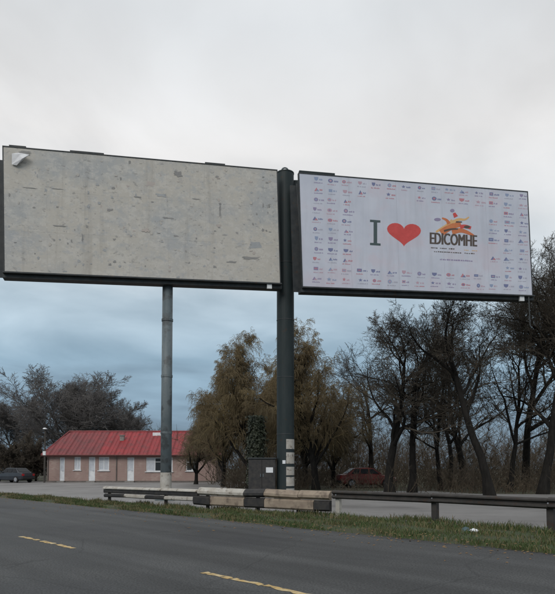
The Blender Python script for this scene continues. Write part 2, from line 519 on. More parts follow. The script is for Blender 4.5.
# ------------------------------------------------------------------ ground, road, forecourt, verge
mb = MB()
R0 = 900
mb.add([(-R0, -R0, -0.03), (R0, -R0, -0.03), (R0, R0, -0.03), (-R0, R0, -0.03)], [(0, 1, 2, 3)])
tag(mb.build('ground', M['ground']), kind='structure')

ROAD_ANG = math.atan2(DS.y, DS.x)


def st_sheet(name, outline, z, m, kind='structure', label=None, cat=None):
    """sheet in road coordinates: object x runs along the road, y across it"""
    me = bpy.data.meshes.new(name)
    # object frame: x = DS, y = DT
    me.from_pydata([(s, t, 0) for s, t in outline], [], [tuple(range(len(outline)))])
    o = link(name, me, m)
    o.rotation_euler = (0, 0, ROAD_ANG)
    o.location = (0, 0, z)
    if kind: o['kind'] = kind
    return o


T_NEAR, T_EDGE = -1.2, 10.17
rng = random.Random(5)
edge = []
s = -90.0
while s < 40:
    edge.append((s, T_EDGE + 0.10 * math.sin(s * 0.7) * rng.random() + rng.uniform(-0.07, 0.07)))
    s += rng.uniform(0.15, 0.5) if -34 < s < -2 else 2.0
road_outline = [(-600, T_NEAR), (600, T_NEAR), (600, T_EDGE)] + list(reversed(edge)) + [(-600, T_EDGE)]
road = st_sheet('road', road_outline, 0.0, M['asphalt'])

# forecourt behind the rail, reaching the house
fc = [gnd(-160, 486.4), gnd(552, 530), gnd(700, 545), Vector((22, 24, 0)), Vector((16, 33, 0)), Vector((11, 34, 0)), Vector((9.5, 38, 0)), Vector((2, 38, 0)),
      Vector((-3, 40, 0)), Vector((-3, 66, 0)), Vector((-60, 66, 0))]
me = bpy.data.meshes.new('forecourt')
me.from_pydata([(p.x, p.y, -0.012) for p in fc], [], [tuple(range(len(fc)))])
forecourt = tag(link('forecourt', me, M['forecourt']), kind='structure')

# rail line in road coordinates (s, t), read from the picture
RAIL = [(-26.5, 11.2), (-23.0, 11.45), (-17.5, 12.3), (-12.5, 13.2), (-9.6, 13.6), (-6.2, 13.55), (2.0, 13.5), (12, 13.5)]


def rail_t(s):
    for (a, ta), (b, tb) in zip(RAIL, RAIL[1:]):
        if a <= s <= b:
            return ta + (tb - ta) * (s - a) / (b - a)
    return RAIL[0][1] if s < RAIL[0][0] else RAIL[-1][1]


# verge: bumpy strip between road edge and rail
rng = random.Random(8)


def verge_back(s):
    if s < -26.5:
        return max(10.75, 11.55 + (s + 26.5) * 0.05) + 0.12 * math.sin(s)
    return rail_t(s) + 0.22 + 0.14 * math.sin(s * 1.7) + 0.08 * math.sin(s * 4.1)


vs, fs = [], []
SS = [(-60 + 0.5 * i) for i in range(144)]
NT_ = 8
for s in SS:
    t0, t1 = T_EDGE - 0.25, verge_back(s)
    for j in range(NT_ + 1):
        f = j / NT_
        t = t0 + (t1 - t0) * f
        z = -0.02 + 0.07 * math.sin(math.pi * min(1, f * 1.1)) + rng.uniform(-0.012, 0.012) * (0 < j < NT_)
        vs.append((s, t, max(z, -0.02)))
for i in range(len(SS) - 1):
    for j in range(NT_):
        a = i * (NT_ + 1) + j
        fs.append((a, a + NT_ + 1, a + NT_ + 2, a + 1))
me = bpy.data.meshes.new('verge')
me.from_pydata(vs, [], fs)
verge = tag(link('verge', me, M['verge'], smooth=True), kind='structure')
verge.rotation_euler = (0, 0, ROAD_ANG)


# grass on the verge
def grass(name, n, seed, hmin, hmax, m, dens, srange=(-45, 4)):
    rr = np.random.default_rng(seed)
    s = rr.uniform(srange[0], srange[1], n * 3)
    f = rr.uniform(0, 1, n * 3)
    t1 = np.array([verge_back(float(x)) for x in s])
    t = T_EDGE - 0.10 + (t1 - T_EDGE + 0.16) * f
    # clumps
    k = (np.sin(s * 2.3 + 1.7 * np.sin(t * 3.1)) + np.sin(t * 4.7 + s * 1.1 + seed) + rr.normal(0, 0.8, len(s)))
    keep = k > dens
    s, t, f = s[keep][:n], t[keep][:n], f[keep][:n]
    n = len(s)
    h = rr.uniform(hmin, hmax, n) * (0.55 + 0.45 * np.sin(np.pi * np.clip(f, 0.05, 0.95)))
    # taller tufts along the rail
    h *= 1 + 1.0 * np.clip((f - 0.8) / 0.2, 0, 1)
    a = rr.uniform(0, 2 * np.pi, n)
    w = rr.uniform(0.006, 0.013, n)
    lean = rr.uniform(0.1, 0.75, n) * h
    la = rr.uniform(0, 2 * np.pi, n)
    base = np.stack([s, t, np.zeros(n) + 0.01], 1)
    dxy = np.stack([np.cos(a) * w, np.sin(a) * w, np.zeros(n)], 1)
    tip = base + np.stack([np.cos(la) * lean, np.sin(la) * lean, h], 1)
    mid = base + np.stack([np.cos(la) * lean * 0.3, np.sin(la) * lean * 0.3, h * 0.6], 1)
    v = np.stack([base - dxy, base + dxy, mid + dxy * 0.7, mid - dxy * 0.7, tip], 1).reshape(-1, 3)
    i0 = np.arange(n)[:, None] * 5
    quads = (i0 + np.array([[0, 1, 2, 3]]))
    tris = (i0 + np.array([[3, 2, 4]]))
    me = bpy.data.meshes.new(name)
    me.from_pydata(v.tolist(), [], quads.tolist() + tris.tolist())
    o = link(name, me, m)
    o.rotation_euler = (0, 0, ROAD_ANG)
    return o


g = grass('verge_grass', 58000, 3, 0.05, 0.15, M['grass_a'], 0.15)
tag(g, 'short green grass growing on the roadside verge', 'grass', kind='stuff')
g = grass('straw_grass', 15000, 11, 0.06, 0.20, M['grass_b'], 0.4)
tag(g, 'dry straw coloured grass tufts scattered through the verge', 'dry grass', kind='stuff')

# dead leaves blown against the verge and over the road edge
rr = random.Random(21)
mb = MB()
for i in range(1300):
    s = rr.uniform(-34, 0)
    t = rr.choice([rr.gauss(T_EDGE + 0.05, 0.25), rr.uniform(T_EDGE - 0.3, verge_back(s)), rr.gauss(T_EDGE - 0.3, 0.9)])
    on = t > T_EDGE
    c = ST(s, t, rr.uniform(0.03, 0.08) if on else 0.008)
    a = rr.uniform(0, 6.28); l = rr.uniform(0.02, 0.045); w = l * 0.55
    e1 = Vector((math.cos(a), math.sin(a), rr.uniform(-0.15, 0.35))) * l
    e2 = Vector((-math.sin(a), math.cos(a), rr.uniform(-0.15, 0.25))) * w
    mb.add([c - e1, c + e2, c + e1, c - e2, c + Vector((0, 0, 0.012))], [(0, 1, 4), (1, 2, 4), (2, 3, 4), (3, 0, 4)])
tag(mb.build('fallen_leaves', M['leaf_dead']), 'brown dead leaves strewn along the road edge', 'leaves', kind='stuff')

# painted centre-line dashes, broken by wear
rr = random.Random(4)


def dash(s0, s1, t, parts):
    o = None
    mb = MB()
    for (f0, f1) in parts:
        a, b = s0 + (s1 - s0) * f0, s0 + (s1 - s0) * f1
        n = max(3, int((b - a) / 0.09))
        up, lo = [], []
        for i in range(n + 1):
            s = a + (b - a) * i / n
            up.append((s, t + 0.062 + rr.uniform(-0.035, 0.014)))
            lo.append((s, t - 0.062 + rr.uniform(-0.014, 0.035)))
        poly = lo + list(reversed(up))
        mb.add([(p[0], p[1], 0.004) for p in poly], [tuple(range(len(poly)))])
    return mb.build('yellow_dash', M['yellow'], road, org=(0, 0, 0))


def st_of(p):
    return p.dot(DS), p.dot(DT)


sA, tA = st_of(gnd(22, 536.5)); sB, tB = st_of(gnd(73, 548.5))
dash(sA, sB, (tA + tB) / 2, [(0, 0.36), (0.42, 0.66), (0.71, 1.0)])
sC, tC = st_of(gnd(204, 572.5)); sD, tD = st_of(gnd(310, 595.5))
dash(sC, sD, (tC + tD) / 2, [(0, 0.30), (0.315, 0.60), (0.615, 1.0)])
per = sC - sA
for k in (1, 2, 3, 4, -1, -2, -3):
    if k < 0:
        dash(sA + k * per, sB + k * per, (tA + tB) / 2 + 0.05 * k, [(0, 0.5), (0.55, 1)])
    else:
        dash(sC + k * per, sD + k * per, (tC + tD) / 2, [(0, 0.5), (0.55, 1)])


# ------------------------------------------------------------------ trees
def seg_mesh(name, P0, P1, R0_, R1_, k=3, D0=None, D1=None):
    P0 = np.asarray(P0, float); P1 = np.asarray(P1, float)
    R0_ = np.asarray(R0_, float); R1_ = np.asarray(R1_, float)
    n = len(P0)
    d = P1 - P0
    d /= np.maximum(np.linalg.norm(d, axis=1, keepdims=True), 1e-9)
    ref = np.where(np.abs(d[:, 2:3]) < 0.9, np.array([[0, 0, 1.0]]), np.array([[1.0, 0, 0]]))
    a = np.cross(d, ref); a /= np.linalg.norm(a, axis=1, keepdims=True)
    b = np.cross(d, a)
    ang = np.arange(k) * 2 * math.pi / k
    def ringoff(D):
        D = np.asarray(D, float)
        rf = np.array([[0.28, 0.955, 0.1]])
        aa = np.cross(D, rf); aa /= np.linalg.norm(aa, axis=1, keepdims=True)
        bb = np.cross(D, aa)
        return aa[:, None, :] * np.cos(ang)[None, :, None] + bb[:, None, :] * np.sin(ang)[None, :, None]
    off = a[:, None, :] * np.cos(ang)[None, :, None] + b[:, None, :] * np.sin(ang)[None, :, None]
    o0, o1 = (off, off) if D0 is None else (ringoff(D0), ringoff(D1))
    v0 = P0[:, None, :] + o0 * R0_[:, None, None]
    v1 = P1[:, None, :] + o1 * R1_[:, None, None]
    v = np.concatenate([v0, v1], 1).reshape(-1, 3)
    j = np.arange(k); j2 = (j + 1) % k
    q = np.stack([j, j2, j2 + k, j + k], 1)
    faces = (np.arange(n)[:, None, None] * 2 * k + q[None]).reshape(-1, 4)
    nf = len(faces)
    me = bpy.data.meshes.new(name)
    me.vertices.add(len(v)); me.vertices.foreach_set('co', v.astype(np.float32).ravel())
    me.loops.add(nf * 4); me.loops.foreach_set('vertex_index', faces.astype(np.int32).ravel())
    me.polygons.add(nf)
    me.polygons.foreach_set('loop_start', np.arange(0, nf * 4, 4, dtype=np.int32))
    me.polygons.foreach_set('use_smooth', np.ones(nf, dtype=bool))
    me.update(calc_edges=True)
    return me


def nrm(x, y, z):
    l = math.sqrt(x * x + y * y + z * z) or 1
    return x / l, y / l, z / l


STY = {
    # per level: segments, wobble, upward pull, children per node, start fraction, branch angle, length ratio
    'bare': dict(n=[8, 7, 6, 4, 2], wob=[.10, .17, .20, .24, .28], up=[.05, .05, .03, .02, .02],
                 kids=[1.6, 1.5, 1.7, 1.6, 0], start=[.28, .18, .12, .08, 0], ang=[48, 46, 48, 50, 0], ratio=[.62, .56, .52, .55, 0]),
    'fan': dict(n=[5, 8, 6, 4, 1], wob=[.05, .10, .15, .2, .24], up=[.05, .08, .05, .03, .02],
                kids=[3.2, 1.6, 1.7, 1.6, 0], start=[.25, .2, .12, .08, 0], ang=[42, 34, 40, 44, 0], ratio=[1.15, .50, .50, .5, 0]),
    'willow': dict(n=[10, 7, 6, 5, 4], wob=[.06, .12, .14, .14, .08], up=[.06, .12, .03, -.16, -.50],
                   kids=[2.2, 1.7, 1.5, 1.3, 0], start=[.12, .15, .1, .1, 0], ang=[38, 34, 40, 44, 0], ratio=[.50, .52, .58, .85, 0]),
    'shrub': dict(n=[3, 7, 6, 4, 1], wob=[.05, .12, .18, .2, .2], up=[.0, .06, .04, .03, .02],
                  kids=[4, 1.7, 1.7, 1.5, 0], start=[.0, .1, .1, .1, 0], ang=[46, 38, 42, 45, 0], ratio=[2.4, .5, .5, .5, 0]),
}


def grow(seed, h, r, style, lean=(0, 0), trunk_frac=0.75, tmin=0.006, density=1.0):
    R = random.Random(seed)
    S = STY[style]
    wood, twig = [], []
    g = R.gauss

    def branch(p, d, L, r, lev):
        n = S['n'][lev]
        step = L / n
        wob, up = S['wob'][lev], S['up'][lev]
        tip = 0.35 if lev == 0 else 0.25
        out = wood if lev <= 1 else twig
        ra = r * (1.5 if lev == 0 else 1)
        start = len(out)
        mine = []
        for i in range(n):
            d = nrm(d[0] + g(0, wob), d[1] + g(0, wob), d[2] + g(0, wob) * .7 + up)
            q = (p[0] + d[0] * step, p[1] + d[1] * step, p[2] + d[2] * step)
            rb = max(r * (1 - (i + 1) / n * (1 - tip)), tmin)
            sg = [p, q, max(ra, tmin), rb, d, d]
            if mine:
                ad = nrm(mine[-1][4][0] + d[0], mine[-1][4][1] + d[1], mine[-1][4][2] + d[2])
                mine[-1][5] = ad; sg[4] = ad
            mine.append([p, q, 0, 0, d, d]); mine[-1] = sg
            out.append(sg)
            fr = (i + 1) / n
            if lev < 4 and fr > S['start'][lev]:
                c = S['kids'][lev] * (density if lev >= 1 else 1)
                k = int(c) + (1 if R.random() < c - int(c) else 0)
                if i == n - 1: k += 1
                for _ in range(k):
                    a = rad(S['ang'][lev]) * R.uniform(.65, 1.3)
                    if i == n - 1: a *= .6
                    # random perpendicular
                    x, y, z = nrm(g(0, 1), g(0, 1), g(0, 1))
                    dt = x * d[0] + y * d[1] + z * d[2]
                    x, y, z = nrm(x - dt * d[0], y - dt * d[1], z - dt * d[2])
                    ca, sa = math.cos(a), math.sin(a)
                    cd = (d[0] * ca + x * sa, d[1] * ca + y * sa, d[2] * ca + z * sa)
                    if cd[2] < -0.25 and lev < 2: cd = (cd[0], cd[1], -cd[2] * .5)
                    cl = L * S['ratio'][lev] * (1.15 - .55 * fr) * R.uniform(.7, 1.2)
                    branch(q, nrm(*cd), cl, rb * R.uniform(.5, .75), lev + 1)
            p, ra = q, rb

    branch((0, 0, -0.15), nrm(lean[0], lean[1], 1), h * trunk_frac, r, 0)
    return wood, twig


NSEG = [0]
TREES = {}


def tree(name, base, h, r, style, label, group, bark, twigm, seed, lean=(0, 0), tf=0.75, tmin=0.006, density=1.0, width=1.0, cat='tree', like=None, turn=0.0):
    if like is not None:                       # a copy of an earlier tree and its parts, turned and rescaled
        src = TREES[like]
        root = empty(name, base, turn)
        k = h / src['h_m']
        root.scale = (k * width, k * width, k)
        for ch in src.children:
            c = ch.copy(); COL.objects.link(c); c.parent = root
            c.material_slots[0].link = 'OBJECT'
            c.material_slots[0].material = bark if ch.name.startswith('trunk') else twigm
        return tag(root, label, cat, group)
    wood, twig = grow(seed, h, r, style, lean, tf, tmin, density)
    top = max(s[1][2] for s in twig)
    k = h / top                                # scaled so that the top comes out at h metres
    root = empty(name, base)
    for nm, segs, m, sides in (('trunk', wood, bark, 7), ('crown', twig, twigm, 3)):
        a = np.array([s[0] for s in segs]) * [k * width, k * width, k]
        b = np.array([s[1] for s in segs]) * [k * width, k * width, k]
        me = seg_mesh(nm, a, b, [s[2] for s in segs], [s[3] for s in segs], sides, *(([s[4] for s in segs], [s[5] for s in segs]) if nm == 'trunk' else ()))
        link(nm, me, m, root)
        NSEG[0] += len(segs)
    tag(root, label, cat, group)
    TREES[seed] = root
    root['h_m'] = h
    return root


def ground_at(px, Y):
    p = at(px, 468, Y)
    return Vector((p.x, Y, -0.03))


def ht(py, Y):
    return at(277, py, Y).z


GR = 'bare trees behind the forecourt'
GW = 'golden brown twiggy trees behind the billboard poles'
GL = 'bare trees around the red roofed house'
# behind the house
tree('bare_tree', ground_at(66, 80), ht(364, 80), .30, 'fan', 'large round-crowned bare grey tree rising behind the left end of the red roof', GL, M['bark_grey'], M['twig_grey'], 36, tf=.30, tmin=.016, density=1.2, width=1.3)
tree('bare_tree', ground_at(16, 84), ht(392, 84), .26, 'fan', 'bare grey tree at the left edge, lower than its round-crowned neighbour', GL, M['bark_grey'], M['twig_grey'], 32, tf=.45, tmin=.016, density=1.1, like=36, turn=2.40)
tree('bare_tree', ground_at(118, 88), ht(404, 88), .18, 'fan', 'small bare grey tree behind the middle of the red roof', GL, M['bark_grey'], M['twig_grey'], 33, tf=.45, tmin=.015, density=0.9, like=36, turn=4.10)
tree('leafless_shrub', ground_at(14, 66), ht(428, 66), .14, 'shrub', 'dense dark leafless shrub at the left edge behind the dark car', 'shrubs left of the house', M['bark'], M['twig'], 34, tf=.2, tmin=.014, density=1.3, cat='shrub')
tree('leafless_shrub', ground_at(36, 68), ht(436, 68), .12, 'shrub', 'dark leafless shrub against the left corner of the house', 'shrubs left of the house', M['bark'], M['twig'], 35, tf=.2, tmin=.014, density=1.3, cat='shrub', like=34, turn=2.00)
# golden
tree('golden_tree', ground_at(250, 43), ht(326, 43), .24, 'willow', 'tall golden brown tree just left of the thick billboard pole', GW, M['bark'], M['twig_gold'], 47, tmin=.0075, density=1.0, width=1.0)
tree('golden_tree', ground_at(224, 47), ht(372, 47), .2, 'willow', 'mid-sized golden brown tree between the two poles, right of the house', GW, M['bark'], M['twig_gold'], 42, tmin=.010, density=1.0, width=1.05, like=47, turn=1.90)
tree('golden_tree', ground_at(196, 54), ht(402, 54), .15, 'willow', 'low golden brown tree covering the right end of the red roof', GW, M['bark'], M['twig_olive'], 43, tmin=.010, density=1.0, width=1.1, like=47, turn=3.90)
tree('golden_tree', ground_at(316, 41), ht(318, 41), .24, 'willow', 'tall golden brown tree just right of the thick billboard pole', GW, M['bark'], M['twig_gold'], 44, tmin=.0075, density=1.0, width=1.0)
tree('golden_tree', ground_at(333, 46), ht(378, 46), .2, 'willow', 'golden brown tree between the thick pole and the dark bare trunks', GW, M['bark'], M['twig_olive'], 45, tmin=.009, density=1.0, like=44, turn=2.20)
tree('golden_tree', ground_at(283, 52), ht(372, 52), .2, 'willow', 'golden brown tree mostly hidden behind the thick billboard pole', GW, M['bark'], M['twig_olive'], 46, tmin=.010, density=1.0, width=1.1, like=44, turn=4.40)
tree('golden_tree', ground_at(305, 49), ht(338, 49), .2, 'willow', 'golden brown tree close behind the right side of the thick billboard pole', GW, M['bark'], M['twig_gold'], 48, like=47, turn=5.3)
tree('golden_tree', ground_at(268, 55), ht(362, 55), .2, 'willow', 'golden brown tree set back behind the switch cabinet', GW, M['bark'], M['twig_gold'], 49, like=47, turn=3.1)
tree('bare_tree', ground_at(84, 90), ht(378, 90), .2, 'fan', 'bare grey tree thickening the right side of the round crown behind the roof', GL, M['bark_grey'], M['twig_grey'], 37, like=36, turn=5.2)
# right hand
tree('bare_tree', ground_at(390, 35), ht(300, 35), .27, 'bare', 'dark bare tree with forked trunk under the heart on the printed billboard', GR, M['bark'], M['twig'], 51, lean=(-.05, 0), tmin=.007, density=.95, width=1.2)
tree('bare_tree', ground_at(412, 36), ht(306, 36), .24, 'bare', 'dark bare tree whose trunk leans right next to the forked one', GR, M['bark'], M['twig'], 52, lean=(.06, 0), tmin=.007, density=0.79)
tree('bare_tree', ground_at(441, 40), ht(312, 40), .16, 'bare', 'slender bare tree in the gap under the emblem on the printed billboard', GR, M['bark'], M['twig'], 53, tmin=.008, density=0.79, width=.85)
tree('bare_tree', ground_at(490, 32), ht(268, 32), .25, 'bare', 'dark bare tree with trunk leaning left under the right end of the printed billboard', GR, M['bark'], M['twig'], 54, lean=(-.22, 0), tmin=.007, density=1.0)
tree('bare_tree', ground_at(508, 37), ht(285, 37), .2, 'bare', 'straight bare tree behind the left-leaning trunk', GR, M['bark'], M['twig'], 55, tmin=.008, density=1.0, like=53, turn=2.30)
tree('bare_tree', ground_at(542, 34), ht(234, 34), .26, 'bare', 'tall dark bare tree at the right edge, rising past the printed billboard', GR, M['bark'], M['twig'], 56, lean=(.03, 0), tmin=.007, density=1.0)
tree('bare_tree', ground_at(590, 37), ht(240, 37), .26, 'bare', 'bare tree beyond the right edge with branches reaching into view', GR, M['bark'], M['twig'], 57, lean=(-.04, 0), tmin=.008, density=1.0, like=56, turn=2.80)
tree('bare_tree', ground_at(465, 48), ht(330, 48), .2, 'bare', 'bare tree set back between the slender and the left-leaning trunks', GR, M['bark'], M['twig'], 58, tmin=.010, density=1.0, like=51, turn=2.10)
tree('bare_tree', ground_at(372, 52), ht(350, 52), .2, 'bare', 'bare tree set back behind the red car', GR, M['bark'], M['twig'], 59, tmin=.010, density=0.88, like=52, turn=3.00)


tree('bare_tree', ground_at(526, 43), ht(262, 43), .22, 'bare', 'bare tree set back in the dense group at the right edge', GR, M['bark'], M['twig'], 60, tmin=.010, density=1.0, like=56, turn=4.50)
tree('bare_tree', ground_at(452, 44), ht(296, 44), .2, 'bare', 'bare tree set back just right of the slender one', GR, M['bark'], M['twig'], 61, tmin=.010, density=.9, like=53, turn=4.00)


# undergrowth and far woods, masses nobody could count
def thicket(name, n, seed, place, hfun, m, label, cat, r=.008, twigs=5):
    R = random.Random(seed)
    P, Q, A, B = [], [], [], []
    for _ in range(n):
        x, y = place(R)
        h = hfun(R, x, y)
        p = (x, y, -0.05)
        d = nrm(R.gauss(0, .42), R.gauss(0, .42), 1)
        nseg = 4
        for i in range(nseg):
            d = nrm(d[0] + R.gauss(0, .22), d[1] + R.gauss(0, .22), d[2] + R.gauss(0, .08))
            q = (p[0] + d[0] * h / nseg, p[1] + d[1] * h / nseg, p[2] + d[2] * h / nseg)
            P.append(p); Q.append(q); A.append(r * (1.3 - i * .2)); B.append(r * (1.1 - i * .2))
            for _k in range(twigs if i else 1):
                e = nrm(d[0] + R.gauss(0, .6), d[1] + R.gauss(0, .6), d[2] + R.gauss(0, .3))
                l = h * R.uniform(.1, .28)
                P.append(q); Q.append((q[0] + e[0] * l, q[1] + e[1] * l, q[2] + e[2] * l)); A.append(r * .7); B.append(r * .4)
            p = q
    NSEG[0] += len(P)
    me = seg_mesh(name, P, Q, A, B, 3)
    return tag(link(name, me, m), label, cat, kind='stuff')


def pl_front(R):
    x = R.uniform(-3.5, 26); y = R.uniform(34, 46)
    if x < 3 and y < 40: y += 7
    if 2.2 < x < 9.5 and R.random() < .72: y = 48.5 + (y - 34) * .6
    return x, y


thicket('undergrowth', 3100, 71, pl_front, lambda R, x, y: R.uniform(.4, 2.0) * (.85 + .5 * math.sin(x * 1.1) * math.sin(y * .9 + x * .4)), M['brush'],
        'tangled brown undergrowth along the back of the forecourt', 'undergrowth', .010, 4)
thicket('thicket', 2000, 72, lambda R: (R.uniform(-6, 50), R.uniform(52, 75)), lambda R, x, y: R.uniform(1.5, 6.5) * (.9 + .35 * math.sin(x * .7 + y * .3)), M['brush'],
        'brown leafless thicket filling the gaps behind the trees', 'thicket', .020, 5)
thicket('far_wood', 1700, 73, lambda R: (R.uniform(-110, 110), R.uniform(105, 150)), lambda R, x, y: R.uniform(4, 9) * (1 + .25 * math.sin(x * .13)), M['far_twig'],
        'grey leafless wood along the horizon', 'wood', .035, 5)

# ------------------------------------------------------------------ house with red roof
HY = 62.0
hx0, hx1 = at(47, 470, HY).x, at(216, 470, HY).x
EAVE, RIDGE, DEPTH, OH = ht(455, HY) , ht(431.5, HY + 3.5), 8.0, 0.45
house = empty('house', ((hx0 + hx1) / 2, HY, 0))
tag(house, 'long single-storey pink brick house with red sheet metal roof behind the forecourt', 'house')


def wpx(x):
    return at(x, 470, HY).x


def zpx(y):
    return ht(y, HY)


openings = []   # (x0, x1, z0, z1, kind)
for a, b, y0, y1, kd in ((59.5, 64.5, 457.5, 481, 'door'), (74, 80.5, 457, 470, 'window'), (88.5, 95, 457, 481, 'door'), (98.5, 109, 457, 470.5, 'window'),
                         (127, 134, 457.5, 481, 'door'), (146, 172.5, 457.5, 471.5, 'window'), (186, 198, 458, 471, 'window')):
    z0 = 0.12 if kd == 'door' else zpx(y1)
    openings.append((wpx(a), wpx(b), z0, zpx(y0), kd))
mb = MB()
TH = 0.3
xs = sorted({hx0, hx1, *[o[0] for o in openings], *[o[1] for o in openings]})
zs = sorted({0.30, EAVE, *[o[2] for o in openings], *[o[3] for o in openings]})
zs = [z for z in zs if z >= 0.12]
for xa, xb in zip(xs, xs[1:]):
    run = None
    for za_, zb in zip(zs, zs[1:]):
        cx, cz = (xa + xb) / 2, (za_ + zb) / 2
        hole = any(o[0] < cx < o[1] and o[2] < cz < o[3] for o in openings)
        if not hole:
            mb.box((xa, HY, za_), (xb, HY + TH, zb))
# remaining walls
mb.box((hx0, HY + TH, 0.12), (hx0 + TH, HY + DEPTH, EAVE))
mb.box((hx1 - TH, HY + TH, 0.12), (hx1, HY + DEPTH, EAVE))
mb.box((hx0 + TH, HY + DEPTH - TH, 0.12), (hx1 - TH, HY + DEPTH, EAVE))
wall = mb.build('wall', M['brick'], house)
mb = MB()
mb.box((hx0 - .04, HY - .05, -0.03), (hx1 + .04, HY + DEPTH + .04, 0.119))
mb.build('plinth', M['plinth'], house)
mb = MB()
mb.box((hx0 + TH, HY + TH + .9, 0.12), (hx1 - TH, HY + TH + 1.0, EAVE - .05))
mb.build('inner_wall', M['plinth'], house)
for i, (xa, xb, za_, zb, kd) in enumerate(openings):
    mb = MB()
    fw = .09
    yf, yb = HY + .06, HY + .15
    mb.box((xa, yf, zb - fw), (xb, yb, zb)); mb.box((xa, yf, za_), (xb, yb, za_ + fw))
    mb.box((xa, yf, za_ + fw), (xa + fw, yb, zb - fw)); mb.box((xb - fw, yf, za_ + fw), (xb, yb, zb - fw))
    if kd == 'window':
        w = xb - xa
        nm = 2 if w > 1.8 else 1
        for k in range(1, nm + 1):
            xm = xa + w * k / (nm + 1)
            mb.box((xm - .035, yf + .004, za_ + fw), (xm + .035, yb - .004, zb - fw))
        zt_ = za_ + (zb - za_) * .68
        mb.box((xa + fw, yf + .008, zt_ - .025), (xb - fw, yb - .008, zt_ + .025))
        win = mb.build('window', M['white_frame'], house)
        for k in range(nm + 1):
            pa = xa + fw + (w - 2 * fw) * k / (nm + 1); pb = xa + fw + (w - 2 * fw) * (k + 1) / (nm + 1)
            p = MB(); p.box((pa, yf + .03, za_ + fw), (pb, yf + .045, zb - fw))
            p.build('pane', M['curtain'] if (i in (3, 1) or (i == 5 and k != 1)) else M['glass'], win, org=house.location)
        sl = MB(); sl.box((xa - .1, HY - .10, za_ - .07), (xb + .1, HY + .06, za_ - .003))
        sl.build('sill', M['white_frame'], win, org=house.location)
    else:
        dr = mb.build('door', M['white_frame'], house)
        p = MB(); p.box((xa + fw, yf + .02, za_ + fw), (xb - fw, yf + .06, za_ + 1.0)); p.build('door_panel', M['white_frame'], dr, org=house.location)
        p = MB(); p.box((xa + fw, yf + .03, za_ + 1.0), (xb - fw, yf + .05, zb - fw)); p.build('pane', M['curtain'], dr, org=house.location)
        p = MB(); p.tube([(xb - fw - .06, yf + .02, za_ + 1.0), (xb - fw - .06, yf - .05, za_ + 1.0), (xb - fw - .18, yf - .05, za_ + 1.0)], .014, 6)
        p.build('handle', M['rim'], dr, org=house.location)
        p = MB(); p.box((xa - .1, HY - .5, -.03), (xb + .1, HY - .06, .10)); p.build('doorstep', M['concrete'], house)

# hipped roof laid in sheets
rx0, rx1, ry0, ry1 = hx0 - OH, hx1 + OH, HY - OH, HY + DEPTH + OH
RYM = (ry0 + ry1) / 2
hip = (ry1 - ry0) / 2 * 0.28
rr = random.Random(3)
ez = EAVE + 0.01


def slope_z(f):
    return ez + (RIDGE - ez) * f


roof = MB()
# under-structure: fascia and hipped solid a little below the sheets
b0 = [(rx0, ry0, ez - .16), (rx1, ry0, ez - .16), (rx1, ry1, ez - .16), (rx0, ry1, ez - .16)]
t0 = [(rx0, ry0, ez - .03), (rx1, ry0, ez - .03), (rx1, ry1, ez - .03), (rx0, ry1, ez - .03)]
ra_, rb_ = (rx0 + hip, RYM, RIDGE - .03), (rx1 - hip, RYM, RIDGE - .03)
roof.add(b0 + t0 + [ra_, rb_], [(3, 2, 1, 0), (0, 1, 5, 4), (1, 2, 6, 5), (2, 3, 7, 6), (3, 0, 4, 7), (4, 5, 9, 8), (6, 7, 8, 9), (5, 6, 9), (7, 4, 8)])
roof_o = roof.build('roof', M['roof_brown'], house)
nsh = 22
for k in range(nsh):
    xa = rx0 + (rx1 - rx0) * k / nsh + .012; xb = rx0 + (rx1 - rx0) * (k + 1) / nsh - .012

    def fmax(x):
        return max(0.0, min(1.0, (x - rx0) / hip, (rx1 - x) / hip))
    fa, fb = fmax(xa), fmax(xb)
    px_ = 47 + (216 - 47) * (k + .5) / nsh
    mm = M['roof_dull'] if px_ < 104 else (M['roof_bright'] if px_ < 180 else M['roof_brown'])
    for side in (0, 1):
        mb = MB()
        y_e = ry0 if side == 0 else ry1
        lift = rr.uniform(.01, .03)

        def pt(x, f, dz):
            return Vector((x, y_e + (RYM - y_e) * f, slope_z(f) + dz + lift))
        e0 = -.01
        xs_ = [xa, xb]
        corner = [pt(xa, e0, 0), pt(xb, e0, 0), pt(xb, fb, 0), pt(xa, fa, 0)]
        if fb <= 0.01 or fa <= 0.01:
            corner = [pt(xa, e0, 0), pt(xb, e0, 0), pt(xb, max(fb, .02), 0), pt(xa, max(fa, .02), 0)]
        mb.prism(corner, (0, 0, .02))
        # two ribs
        for q in (.08, .5, .92):
            xr = xa + (xb - xa) * q
            f1 = max(fmax(xr) - .01, .02)
            mb.tube([pt(xr, e0, .025), pt(xr, f1, .025)], .022, 4)
        mb.build('roof_sheet', mm, roof_o, org=house.location)
mb = MB(); mb.tube([(rx0 + hip, RYM, RIDGE + .04), (rx1 - hip, RYM, RIDGE + .04)], .09, 8); mb.build('ridge_cap', M['roof_dull'], roof_o, org=house.location)
for xe in (rx0, rx1):
    for ye in (ry0, ry1):
        xr = rx0 + hip if xe == rx0 else rx1 - hip
        mb = MB(); mb.tube([(xe, ye, ez + .03), (xr, RYM, RIDGE + .04)], .07, 6); mb.build('hip_cap', M['roof_dull'], roof_o, org=house.location)
for xe in (rx0, rx1):   # the end slopes
    mb = MB()
    xr = rx0 + hip if xe == rx0 else rx1 - hip
    mb.prism([(xe, ry0 + .1, ez + .02), (xe, ry1 - .1, ez + .02), (xr, RYM, RIDGE)], (0, 0, .02))
    mb.build('roof_sheet', M['roof_dull'], roof_o, org=house.location)
cx_ = wpx(116); f = .62; yc = ry0 + (RYM - ry0) * f
